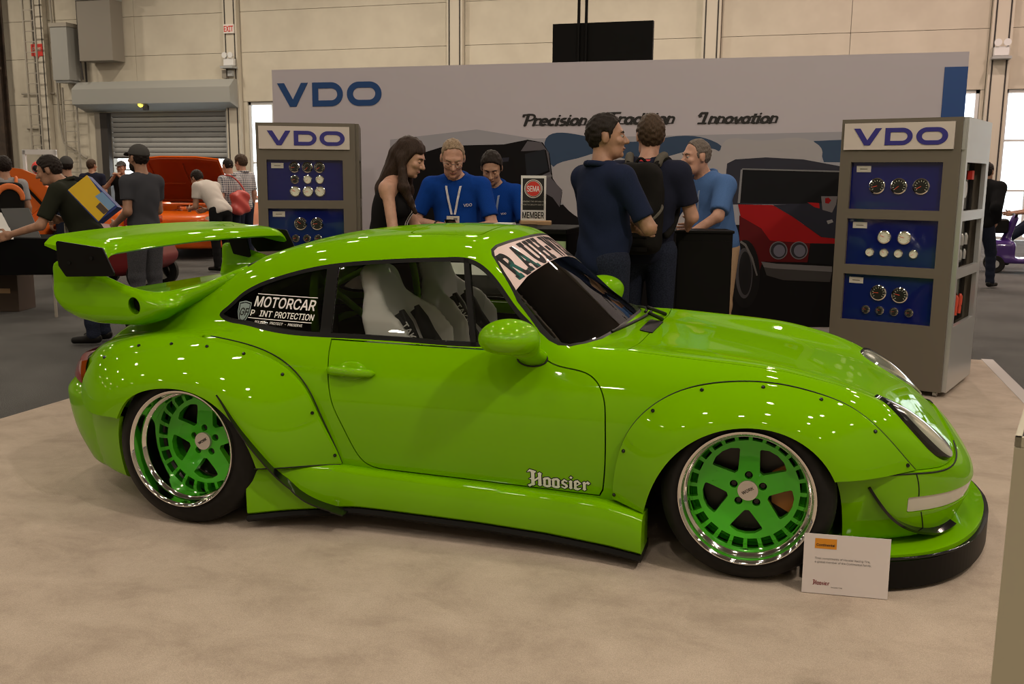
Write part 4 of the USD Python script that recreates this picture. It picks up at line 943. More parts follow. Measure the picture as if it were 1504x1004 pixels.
# ------------------------------------------------------------------ wheels
def pol(r, a): return (r*math.cos(a), r*math.sin(a))
def wheel(name, R, depth, tw, loc, camber, steer, label, s):
    """Built with its axle along z, outer face at z = 0 and up, then stood up facing -y."""
    T = trimesh.transformations
    def st(t):
        t = tm(t).copy(); t.apply_transform(RX90)
        t.apply_transform(T.rotation_matrix(camber, (1, 0, 0))); t.apply_transform(T.rotation_matrix(steer, (0, 0, 1)))
        t.apply_translation(loc); return t if s == 1 else mir(t)
    def flat_foot(t): t.vertices[:, 2] = np.maximum(t.vertices[:, 2], .0005); return t
    w = obj(name, flat_foot(st(lathe([(.238, -.014), (.258, -.004), (.276, -.010), (R-.014, -.030), (R-.002, -.052), (R, -.075), (R, -tw+.045), (R-.004, -tw+.02), (R-.03, -tw), (.235, -tw+.005)], 96))), 'rubber', car, 50, label=label)
    dz = -depth
    obj('rim_lip', st(lathe([(.236, -.016), (.2435, -.012), (.2450, .000), (.2425, .006), (.2385, .006), (.2300, -.001), (.2285, -.006), (.2275, dz*.30), (.2255, dz*.30-.002), (.2150, dz*.30-.010), (.2138, dz*.30-.016), (.2130, dz*.62), (.2095, dz*.62-.004), (.2085, dz+.004), (.2085, -tw+.02), (.2280, -tw+.02)], 96)), 'chrome', w, 45)
    ring = Point(0, 0).buffer(.2080, 64)
    for k in range(24):
        a = 2*math.pi*(k+.5)/24; h = 2*math.pi/24*.36
        ring = ring.difference(Polygon([pol(.186, a-h), pol(.186, a+h), pol(.230, a+h), pol(.230, a-h)]))
    for k in range(5):
        a = -math.pi/2+k*2*math.pi/5
        q = Polygon([pol(.078, a-.10), pol(.078, a+.10), pol(.10, a+.24), pol(.157, a+.40), pol(.166, a+.2), pol(.168, a), pol(.166, a-.2), pol(.157, a-.40), pol(.10, a-.24)]).buffer(-.007).buffer(.007)
        ring = ring.difference(q)
        ring = ring.difference(Point(pol(.055, a+math.pi)).buffer(.0145, 16))
    face = prism(ring, .030, dz-.034)
    v, f = trimesh.remesh.subdivide_to_size(face.vertices, face.faces, .02, max_iter=8)
    rr = np.hypot(v[:, 0], v[:, 1])
    v[:, 2] += np.interp(rr, [0, .03, .07, .13, .185, .21], [.006, .006, .002, -.004, .002, .0])
    obj('wheel_face', st(trimesh.Trimesh(v, f, process=False)), 'wheel_green', w, 35, label='bright green five spoke wheel centre')
    obj('wheel_barrel', st(lathe([(.2075, dz-.036), (.2075, -tw+.03), (.190, -tw+.03), (.190, dz-.05)], 64)), 'wheel_green', w, 40)
    cap = obj('centre_cap', st(place(trimesh.creation.cylinder(.037, .014, sections=40), (0, 0, dz+.008))), 'silver_cap', w, 35)
    t = meshkit.text_mesh('WORK', .011, .001, True); t.apply_translation((-t.bounds.mean(0)[0], -.005, 0)); t.apply_transform(T.rotation_matrix(.55, (0, 0, 1)))
    obj('cap_lettering', st(place(t, (0, 0, dz+.0152))), 'brake_steel', cap)
    for k in range(5):
        a = math.pi/2+k*2*math.pi/5
        obj('wheel_bolt', st(place(lathe([(0, 0), (.010, 0), (.010, .016), (0, .016)], 6), (*pol(.055, a), dz-.030))), 'brake_steel', w, False)
    disc = obj('brake_disc', st(lathe([(.05, dz-.075), (.168, dz-.075), (.168, dz-.10), (.05, dz-.10)], 64)), 'brake_steel', w, 30)
    obj('brake_hub', st(lathe([(0, dz-.05), (.075, dz-.05), (.085, dz-.09), (0, dz-.09)], 40)), 'inner_black', disc, 40)
    cal = Polygon([pol(.10, -.55), pol(.10, .65), pol(.178, .62), pol(.184, .3), pol(.184, -.2), pol(.178, -.52)]).buffer(-.008).buffer(.008)
    obj('brake_caliper', st(prism(cal, .05, dz-.105)), 'caliper_orange', w, 30)
    return w
for s in (1, -1):
    wheel('front_wheel', .312, .125, .255, (1.136, -.874, .3135), math.radians(-3.0), math.radians(0), None, s)
    wheel('rear_wheel', .325, .165, .30, (-1.118, -1.005, .3265), math.radians(-2.5), 0, None, s)

# ------------------------------------------------------------------ rear wing
def f_tray(x, y, z):
    a = np.sqrt(y*y+1e-5)
    zt_ = np.interp(x, [-2.05, -1.9, -1.7, -1.5, -1.3, -1.1], [.872, .876, .888, .905, .955, 1.045])
    rear = -x-2.0
    zb_ = np.interp(x, [-2.02, -1.97, -1.92, -1.85, -1.76, -1.55, -1.45, -1.3, -1.15], [.92, .865, .825, .795, .778, .778, .805, .885, .965])
    tray = smax(smax(smax(z-zt_, zb_-z, .05), a-np.interp(x, [-2.1, -1.9, -1.5, -1.3, -1.1], [.66, .68, .665, .585, .50]), .07), smax(rear, x+1.08, .05), .06)
    # uprights: fins that rise to the rear
    ridge = np.interp(x, [-2.1, -2.0, -1.95, -1.72, -1.58, -1.48, -1.3], [1.02, 1.05, 1.045, .985, .935, .90, .86])
    ac = np.interp(z, [.75, .85, 1.05], [.650, .668, .672])
    fin = smax(smax(np.abs(a-ac)-.030-.03*np.clip((.95-z)/.15, 0, 1), z-ridge, .03), smax(-x-1.995, x+1.30, .05), .05)
    fin = smax(fin, zb_-z, .05)
    return smin(tray, fin, .06)
tray = man(nets(f_tray, (-2.12, -.82, .70), (-1.0, .82, 1.12), .0155))
for s in (-1, 1):
    hole = man(place(trimesh.creation.icosphere(3), (0, 0, 0))).scale((.028, .09, .040)).rotate((0, -18, -s*28)).translate((-1.545, s*.690, .862))
    tray = tray-hole
wg = obj('rear_wing', tray-inner, 'green_paint', car, grad=gradient(f_tray))
for s in (-1, 1):
    obj('duct_hole', tm(man(trimesh.creation.icosphere(3)).scale((.030, .02, .042)).rotate((0, -18, -s*28)).translate((-1.550, s*.645, .862))), 'inner_black', wg, True)
# blade
ny = 41; ys = np.linspace(-.775, .775, ny); up_ = [(0, .0), (.03, .022), (.10, .035), (.22, .040), (.40, .036), (.65, .026), (.88, .020), (1, .018)]; lo_ = [(1, .008), (.8, .0), (.5, -.008), (.2, -.012), (.05, -.010)]
prof = np.array(up_+lo_); P = []
for y in ys:
    q = abs(y)/.775; ch = .335-.02*q**4; dz = .022*(1-q**2)-.03*max(0, (q-.90)/.10)**2
    x_le = -1.615-.01*q*q
    P.append([(x_le-t*ch, y, 1.088+dz+h+.055*t**1.2) for t, h in prof])
P = np.array(P); k = len(prof); V = P.reshape(-1, 3); F = []
for i in range(ny-1):
    for j in range(k):
        j2 = (j+1) % k; F += [(i*k+j, (i+1)*k+j, (i+1)*k+j2), (i*k+j, (i+1)*k+j2, i*k+j2)]
for j in range(1, k-1): F += [(0, j, j+1), ((ny-1)*k, (ny-1)*k+j+1, (ny-1)*k+j)]
bl = trimesh.Trimesh(V, F, process=False)
if bl.volume < 0: bl.invert()
wb = obj('wing_blade', bl, 'green_paint', wg, 50)
def plate_xz(pts, y, th, r=.012):
    p = Polygon(pts).buffer(-r).buffer(r); t = prism(p, th); t.apply_transform(RX90); t.apply_translation((0, y+th/2, 0)); return t
for s in (-1, 1):
    obj('endplate', plate_xz([(-1.868, 1.145), (-1.625, 1.12), (-1.565, 1.00), (-1.825, .988), (-1.862, 1.035)], s*.782, .008), 'black_trim', wg, 30, label='black end plate of the wing')
    obj('wing_stay', plate_xz([(-1.93, 1.135), (-1.80, 1.125), (-1.765, .965), (-1.88, .985)], s*.615, .010), 'black_trim', wg, 30, label='black stay under the wing')
    for x, z in ((-1.80, 1.05), (-1.68, 1.075)):
        obj('wing_bolt', place(trimesh.creation.cylinder(.008, .012, sections=10), (x, s*.788, z), rx=np.pi/2), 'black_gloss', wg)

# ------------------------------------------------------------------ small parts on the sides
def f_side(x, y, z): return np.minimum(f_flare(x, y, z), np.maximum(np.abs(y)-np.abs(yo(x)), z-.262))
for s in (1, -1):
    fl = (lambda t: tm(t)) if s == 1 else mir
    # mirror: pod on a foot
    def f_pod(x, y, z):
        u = x-.250; v = y+.875; w = z-.842
        head = (np.sqrt((u/np.where(u < 0, .118, .112))**2+(v/.125)**2+(w/np.where(w < 0, .068, .074))**2)-1)*.07
        head = smax(head, -w-.052-.12*np.maximum(u, 0), .02)
        q = np.clip(((x-.245)*0+(y+.73)*-1)/.13, 0, 1)
        foot = (np.sqrt(((x-.300+.01*q)/.056)**2+((z-.752-.05*q)/.034)**2)-1)*.03
        foot = smax(foot, smax(y+.70, -y-.86, .01), .01)
        return smin(head, foot, .03)
    mm = obj('door_mirror', fl(nets(f_pod, (.08, -1.06, .68), (.42, -.66, .96), .011)), 'green_paint', car, grad=gradient(f_pod) if s == 1 else None, smooth=True)
    obj('mirror_gasket', fl(tube([(.298+.060*math.cos(t), -side_y([.298+.060*math.cos(t)], [.744+.028*math.sin(t)], f_body)[0]-.002, .744+.028*math.sin(t)) for t in np.linspace(0, 2*np.pi, 28, endpoint=False)], .0035, 6, True)), 'seam_black', mm, True)
    # handle: bar over a scooped plate
    hz = lambda x: .654
    pth = np.array([(-.545, .654), (-.52, .655), (-.48, .656), (-.43, .655), (-.38, .653), (-.345, .652)])
    q = spline(pth, 30); yy = side_y(q[:, 0], q[:, 1], f_body); t_ = np.linspace(0, 1, 30)
    hd = obj('door_handle', fl(tube(np.c_[q[:, 0], -yy-.007-.026*np.sin(np.pi*np.clip(t_*1.02, 0, 1))**.6, q[:, 1]], np.interp(t_, [0, .06, .2, .6, .93, 1], [.015, .021, .019, .018, .015, .004]), 12)), 'green_paint', car, True)
    cup = trimesh.creation.icosphere(3); cv = cup.vertices*[.066, .012, .036]; yc = side_y(-.452+cv[:, 0], .654+cv[:, 2], f_body)
    cup = trimesh.Trimesh(np.c_[-.452+cv[:, 0], -yc+cv[:, 1]*.7, .654+cv[:, 2]], cup.faces, process=False)
    obj('handle_scoop', fl(cup), 'green_paint', hd, True)
    obj('lock_barrel', fl(place(trimesh.creation.cylinder(.008, .012, sections=16), (-.537, -side_y([-.537], [.656], f_body)[0]-.022, .657), rx=np.pi/2)), 'chrome', hd, True)
    # rivets of the flares
    for (x, z) in [(-1.401, .717), (-1.234, .735), (-1.06, .735), (-.895, .713), (-.722, .637), (-.592, .486), (-.513, .305), (-1.577, .656), (.958, .682), (1.172, .703), (1.372, .670), (1.56, .565), (1.68, .44), (.786, .596), (.683, .436), (.648, .255)]:
        y = side_y([x], [z], f_flare)[0]; g = G_flare(np.array([[x, -y, z]]))[0]
        t = trimesh.creation.icosphere(1, .0075); t.vertices = t.vertices*1.0
        obj('rivet', fl(place(t, np.array([x, -y, z])+g*.001)), 'black_gloss', car, True)
    # black edge lines where the flares meet the body
    for nm, poly in (('flare_gasket', FL_R), ('flare_gasket', FL_F)):
        c = np.array(poly.exterior.coords)[:-1]; c = c[:90]
        keep = np.ones(len(c), bool)
        p3 = np.c_[c[:, 0], -side_y(c[:, 0], c[:, 1], f_body)-.004, c[:, 1]]
        sel = (c[:, 0] > -1.15) & (c[:, 0] < .0) if poly is FL_R else (c[:, 0] > .5)
        obj(nm, fl(tube(p3[sel]+[0, .002, 0], .0024, 6)), 'seam_black', car, True)
    p3 = curve_on([(-.495, .264), (-.62, .264), (-.75, .264), (-.80, .263)], f_flare, -.001, 20)
    obj('flare_gasket', fl(tube(p3, .003, 6)), 'seam_black', car, True)
    p3 = curve_on([(1.446, .402), (1.58, .404), (1.713, .407), (1.79, .405), (1.838, .412), (1.866, .428), (1.878, .450)], f_bf, .0005, 60)
    obj('bumper_gasket', fl(tube(p3, .0030, 6)), 'seam_black', car, True)
    obj('bumper_gasket', fl(tube(curve_on([(1.713, .407), (1.726, .36), (1.730, .318)], f_bf, .0005, 16), .0022, 6)), 'seam_black', car, True)
    obj('bumper_gasket', fl(tube(curve_on([(1.745, .252), (1.757, .20), (1.765, .15)], f_bf, .0005, 16), .0022, 6)), 'seam_black', car, True)
    obj('bumper_gasket', fl(tube(curve_on([(-1.44, .428), (-1.54, .438), (-1.633, .457), (-1.70, .498), (-1.745, .530)], f_br, .0005, 24), .0026, 6)), 'seam_black', car, True)
    # black fins: behind the front bumper corner and ahead of the rear wheel
    def fin(pts, f, w0, w1, th, n=50, tilt=0.0):
        p = spline(pts, n); y = side_y(p[:, 0], p[:, 1], f); base = np.c_[p[:, 0], -y+.006, p[:, 1]]
        g = gradient(f)(base); t = np.gradient(base, axis=0); t /= np.linalg.norm(t, axis=1, keepdims=True)
        o = g-(g*t).sum(1, keepdims=True)*t; o /= np.linalg.norm(o, axis=1, keepdims=True); s2 = np.cross(t, o)
        w = np.interp(np.linspace(0, 1, n), [0, .15, .75, 1], [w0*.3, w0, w1, w1*.9])[:, None]
        o = o+tilt*s2
        ring = np.stack([base-s2*th/2, base+s2*th/2, base+o*w+s2*th/2, base+o*w-s2*th/2], 1); V = ring.reshape(-1, 3); F = []
        for i in range(n-1):
            for j in range(4):
                j2 = (j+1) % 4; F += [(i*4+j, (i+1)*4+j, (i+1)*4+j2), (i*4+j, (i+1)*4+j2, i*4+j2)]
        F += [(0, 1, 2), (0, 2, 3), ((n-1)*4, (n-1)*4+2, (n-1)*4+1), ((n-1)*4, (n-1)*4+3, (n-1)*4+2)]
        t = trimesh.Trimesh(V, F, process=False)
        if t.volume < 0: t.invert()
        return t
    obj('front_canard', fl(fin([(1.551, .362), (1.60, .285), (1.66, .225), (1.73, .185), (1.80, .165), (1.87, .168)], f_bf, .045, .032, .010)), 'black_gloss', car, 40)
    obj('side_canard', fl(fin([(-.945, .563), (-.90, .51), (-.862, .455), (-.81, .385), (-.763, .318), (-.70, .225), (-.62, .150), (-.53, .108), (-.44, .085)], f_side, .022, .085, .006)), 'black_gloss', car, 40)

# ------------------------------------------------------------------ print on the car
def put_side(name, ms, f, mt, parent, off=.0015):
    obj(name, wrap(cat_(ms) if isinstance(ms, list) else ms, f, off), mt, parent, False)
def flat(poly, th=.0006): return prism(poly, th)
# ------------------------------------------------------------------ lettering on the car
def fd(p, th=.0006): return prism(p, th)
HS = scaled(BLK, .040, .306, .248, 1.14)
put_side('door_lettering', fd(HS), f_body, 'white_print', car, .0012)
put_side('door_lettering_edge', fd(HS.buffer(.0035)), f_body, 'seam_black', car, .0004)
# quarter window print, laid on the glass
f_glass = lambda x, y, z: f_green(x, y, z)+.0035
def lab(txt, x, z, w, h, bold=True):
    t = meshkit.text_mesh(txt, h, .0006, bold); t.vertices = (t.vertices-[t.bounds[0, 0], 0, 0])*[w/(t.bounds[1, 0]-t.bounds[0, 0]), 1, 1]; t.vertices[:, 0] += .14*t.vertices[:, 1]; t.apply_translation((x, z, 0)); return t
Q = [lab('MOTORCAR', -1.000, .874, .318, .041), lab('P', -1.012, .834, .021, .024), lab('INT', -.962, .834, .066, .024), lab('PROTECTION', -.880, .834, .200, .024), lab('POLISH  -  PROTECT  -  PRESERVE', -.980, .805, .250, .010)]
Q += [fd(sbox(-.990, .924, -.675, .9275)), fd(sbox(-1.020, .8225, -.685, .826))]
put_side('quarter_window_lettering', Q, f_glass, 'white_print', car, .001)
sh_ = Polygon([(-1.085, .885), (-1.05, .893), (-1.015, .887), (-1.016, .845), (-1.030, .815), (-1.052, .797), (-1.073, .812), (-1.086, .845)])
put_side('shield_emblem', fd(sh_.difference(unary_union([sh_.buffer(-.005).difference(sh_.buffer(-.009))]))), f_glass, 'grey_print', car, .0008)
put_side('shield_letters', lab('GF', -1.073, .832, .046, .030), f_glass, 'seam_black', car, .0016)
# windscreen banner
def ws_wrap(t, off):
    v, f = trimesh.remesh.subdivide_to_size(t.vertices, t.faces, .035, max_iter=12)
    base = v[:, 1:2]*A_+np.c_[np.zeros(len(v)), v[:, 0], np.zeros(len(v))]
    lo, hi = np.full(len(v), .5), np.full(len(v), 1.3)
    for _ in range(26):
        m_ = (lo+hi)/2; i = f_green(*(base+m_[:, None]*B_).T) < -.0035
        lo = np.where(i, m_, lo); hi = np.where(i, hi, m_)
    return trimesh.Trimesh(base+(hi+off+v[:, 2])[:, None]*B_, f, process=False)
inn = WS.buffer(-.0135)
cut = Polygon([(-.9, -1), (-.9, -.43), (-.605, -.475), (-.456, -.498), (-.336, -.503), (-.187, -.508), (0, -.510), (.187, -.508), (.336, -.503), (.456, -.498), (.605, -.475), (.9, -.43), (.9, -1)])
ban = prism(inn.intersection(cut), .0006)
bn = obj('banner', ws_wrap(ban, .001), 'strip_pink', sc, False)
gs, Lw = slab('RAUH-WELT'); k = 1.05/Lw
for i, g in enumerate(gs):
    g = affinity.scale(affinity.translate(g, -Lw/2, -.5).buffer(.012), k, -.142, origin=(0, 0))
    cx = g.centroid.x; g = affinity.translate(g, .0, -.585-.10*(cx**2)*-.45)
    obj('banner_letter', ws_wrap(prism(g, .0005), .0022), 'letter_teal' if i in (0, 1) else 'banner_black', bn, False)
# wiper
wp = np.array([(.60, .30, .80), (.62, .05, .815), (.60, -.20, .815), (.55, -.42, .805)])
obj('wiper', [tube(spline(wp+[0, 0, .012], 24), .007, 6), tube([(.665, .22, .785), (.63, .05, .835)], .009, 8)], 'black_trim', car, True)
obj('wiper', [tube(spline([(.50, .52, .80), (.57, .33, .82), (.60, .12, .83)], 20), .007, 6), tube([(.655, .40, .785), (.60, .20, .84)], .009, 8)], 'black_trim', car, True)
cg = Polygon(spline([(.664, .10), (.685, .12), (.678, .35), (.650, .50), (.628, .49), (.655, .34), (.662, .12)], 60, closed=True)).buffer(0)
def lay_top(t, off):
    v, f = trimesh.remesh.subdivide_to_size(t.vertices, t.faces, .03, max_iter=12); lo, hi = np.full(len(v), .5), np.full(len(v), 1.3)
    for _ in range(26):
        m_ = (lo+hi)/2; i = f_body(v[:, 0], v[:, 1], m_) < 0; lo = np.where(i, m_, lo); hi = np.where(i, hi, m_)
    return trimesh.Trimesh(np.c_[v[:, 0], v[:, 1], hi+off+v[:, 2]], f, process=False)
cgb = unary_union([sbox(.628, -.16, .672, .16).buffer(.006)])
obj('cowl_grille', lay_top(prism(cgb, .004), .001), 'black_trim', car, 30)
# ------------------------------------------------------------------ people: bodies as smooth implicit surfaces
def nets_s(f, lo, hi, d, B=6):
    """Surface nets that looks closely only where the surface is (f must be about a distance)."""
    lo = np.asarray(lo, float); nb = np.maximum(np.ceil((np.asarray(hi, float)-lo)/(d*B)).astype(int), 1)
    n = nb*B
    cen = [lo[k]+d*(np.arange(nb[k])*B+(B-1)/2) for k in range(3)]
    G = np.stack(np.meshgrid(*cen, indexing='ij'), -1)
    cv = f(G.reshape(-1, 3)).reshape(nb)
    act = np.argwhere(np.abs(cv) < d*B*1.15)
    big = np.repeat(np.repeat(np.repeat(cv, B, 0), B, 1), B, 2).astype(np.float32)
    off = np.stack(np.meshgrid(*[np.arange(B)]*3, indexing='ij'), -1).reshape(-1, 3)
    for s in range(0, len(act), 1500):
        ii = (act[s:s+1500, None]*B+off[None]).reshape(-1, 3)
        big[tuple(ii.T)] = f(lo+ii*d)
    return _nets_from(big, lo, d, f)
def _nets_from(val, lo, d, f):
    n = np.array(val.shape)
    for k in range(3):
        for e_ in (0, -1):
            q = [slice(None)]*3; q[k] = e_; val[tuple(q)] = np.maximum(val[tuple(q)], .25*d)
    s = val < 0
    c = np.zeros(n-1, np.int8)
    for a in np.ndindex(2, 2, 2): c += s[a[0]:n[0]-1+a[0], a[1]:n[1]-1+a[1], a[2]:n[2]-1+a[2]]
    ii = np.argwhere((c > 0) & (c < 8)); idx = np.full(n-1, -1, np.int64); idx[tuple(ii.T)] = np.arange(len(ii))
    acc = np.zeros((len(ii), 3)); cnt = np.zeros(len(ii))
    for a in np.ndindex(2, 2, 2):
        for k in range(3):
            if a[k] == 0:
                b = list(a); b[k] = 1
                va = val[tuple((ii+a).T)]; vb = val[tuple((ii+b).T)]; cr = (va < 0) != (vb < 0)
                t = np.where(cr, va/np.where(va == vb, 1, va-vb), 0)
                p = np.array(a, float)[None]+t[:, None]*(np.array(b)-np.array(a))[None]
                acc += np.where(cr[:, None], p, 0); cnt += cr
    V = lo+(ii+acc/np.maximum(cnt, 1)[:, None])*d; F = []
    for k in range(3):
        i1, i2 = (k+1) % 3, (k+2) % 3
        s0 = [slice(1, n[q]-1) for q in range(3)]; s1 = list(s0); s0[k] = slice(0, n[k]-1); s1[k] = slice(1, n[k])
        A, B2 = s[tuple(s0)], s[tuple(s1)]; e = np.argwhere(A != B2)
        if not len(e): continue
        inside = A[tuple(e.T)]; g = e.copy(); g[:, i1] += 1; g[:, i2] += 1
        def cell(o1, o2):
            q = g.copy(); q[:, i1] -= o1; q[:, i2] -= o2; return idx[tuple(q.T)]
        q = np.stack([cell(1, 1), cell(0, 1), cell(0, 0), cell(1, 0)], 1)
        F.append(np.where(inside[:, None], q, q[:, ::-1]))
    F = np.vstack(F)
    e = d*.25
    for _ in range(2):
        v = f(V); G = np.stack([f(V+np.eye(3)[k]*e)-f(V-np.eye(3)[k]*e) for k in range(3)], 1)/(2*e)
        V = V-np.clip(v/np.maximum((G**2).sum(1), .2), -d*.7, d*.7)[:, None]*G
    return trimesh.Trimesh(V, np.vstack([F[:, [0, 1, 2]], F[:, [0, 2, 3]]]), process=False)
def rc(P, a, b, ra, rb):
    a = np.asarray(a, float); ab = np.asarray(b, float)-a; q = P-a
    t = np.clip(q@ab/max(ab@ab, 1e-9), 0, 1)
    return np.linalg.norm(q-t[:, None]*ab, axis=1)-(ra+(rb-ra)*t)
def el(P, c, r):
    r = np.asarray(r, float); q = (P-np.asarray(c, float)); k0 = np.linalg.norm(q/r, axis=1); k1 = np.linalg.norm(q/(r*r), axis=1)
    return k0*(k0-1)/np.maximum(k1, 1e-6)
def rotm(ax, a): return trimesh.transformations.rotation_matrix(a, ax)[:3, :3]
def uni(x): x = np.asarray(x, float); return x/np.linalg.norm(x)

for n_, c in (('skin_fair', (.50, .27, .19)), ('skin_tan', (.36, .19, .12)), ('skin_olive', (.42, .235, .15)), ('skin_dark', (.16, .085, .055))):
    mat(n_, {'t': ('texture_coordinate', {}), 'n': ('noise_texture', dict(scale=22.0, detail=3.0)), 'r': ('rgb_ramp', dict(ramp=[(.35, tuple(q*.88 for q in c)), (.65, tuple(min(1, q*1.10) for q in c))])), 'p': ('principled_bsdf', dict(roughness=.5, subsurface_weight=.0))},
        [('t.object', 'n.vector'), ('n.fac', 'r.fac'), ('r.color', 'p.base_color')])
def cloth(name, c, v=.12, scale=240):
    noisy(name, tuple(q*(1-v) for q in c), tuple(q*(1+v) for q in c), scale, .9, .25, .002, 3, specular_ior_level=.08)
cloth('polo_blue', (.006, .045, .26)); cloth('polo_navy', (.014, .020, .048)); cloth('tee_navy', (.016, .018, .034)); cloth('shirt_light_blue', (.075, .15, .34))
cloth('top_black', (.012, .011, .012)); cloth('tee_grey', (.055, .056, .066)); cloth('polo_olive', (.022, .024, .016)); cloth('tee_white', (.58, .53, .49)); cloth('jacket_black', (.010, .010, .011))
cloth('jeans_dark', (.018, .022, .038), .3, 120); cloth('jeans_grey', (.075, .075, .085), .25, 120); cloth('khaki', (.40, .27, .17)); cloth('trousers_black', (.012, .012, .013)); cloth('pack_black', (.012, .011, .010)); cloth('strap_grey', (.10, .09, .075)); cloth('cap_grey', (.07, .068, .066)); cloth('shirt_grey', (.30, .30, .31))
for n_, c in (('hair_dark', (.014, .009, .007)), ('hair_brown', (.055, .033, .02)), ('hair_blond_grey', (.24, .17, .11)), ('hair_grey', (.13, .105, .09)), ('hair_long_brown', (.030, .016, .011))):
    mat(n_, {'t': ('texture_coordinate', {}), 'm': ('mapping', dict(scale=(260.0, 260.0, 30.0))), 'n': ('noise_texture', dict(scale=1.0, detail=2.0)), 'r': ('rgb_ramp', dict(ramp=[(.3, tuple(q*.55 for q in c)), (.7, tuple(q*1.5 for q in c))])), 'b': ('bump', dict(strength=.5, distance=.003)), 'p': ('principled_bsdf', dict(roughness=.6, specular_ior_level=.2))},
        [('t.object', 'm.vector'), ('m.vector', 'n.vector'), ('n.fac', 'r.fac'), ('r.color', 'p.base_color'), ('n.fac', 'b.height'), ('b.normal', 'p.normal')])
mat('plaid', {'t': ('texture_coordinate', {}), 'w1': ('wave_texture', dict(wave_type='bands', bands_direction='x', scale=9.0)), 'w2': ('wave_texture', dict(wave_type='bands', bands_direction='z', scale=9.0)), 'a': ('math', dict(math_type='add')), 'r': ('rgb_ramp', dict(ramp=[(.3, (.55, .52, .50)), (.55, (.30, .30, .34)), (.8, (.10, .10, .13))])), 'h': ('math', dict(math_type='multiply', value2=.5)), 'p': ('principled_bsdf', dict(roughness=.9))},
    [('t.object', 'w1.vector'), ('t.object', 'w2.vector'), ('w1.fac', 'a.value1'), ('w2.fac', 'a.value2'), ('a.value', 'h.value1'), ('h.value', 'r.fac'), ('r.color', 'p.base_color')])
plain('eye_white', (.40, .37, .35), .3); plain('eye_dark', (.02, .012, .008), .15); plain('lip', (.30, .10, .085), .5); plain('lip_tan', (.22, .085, .065), .5)
plain('lanyard_white', (.60, .58, .60), .6); plain('lanyard_blue', (.22, .28, .42), .6); plain('lanyard_red', (.55, .03, .03), .6); plain('badge', (.62, .58, .50), .35); plain('phone_black', (.008, .008, .01), .1)
plain('shoe_black', (.008, .0075, .007), .5, specular_ior_level=.2); plain('shoe_white', (.5, .49, .47), .6); plain('belt_black', (.010, .009, .008), .4); plain('metal_wire', (.35, .33, .3), .25, metallic=1.0); plain('watch_dark', (.02, .018, .016), .3)

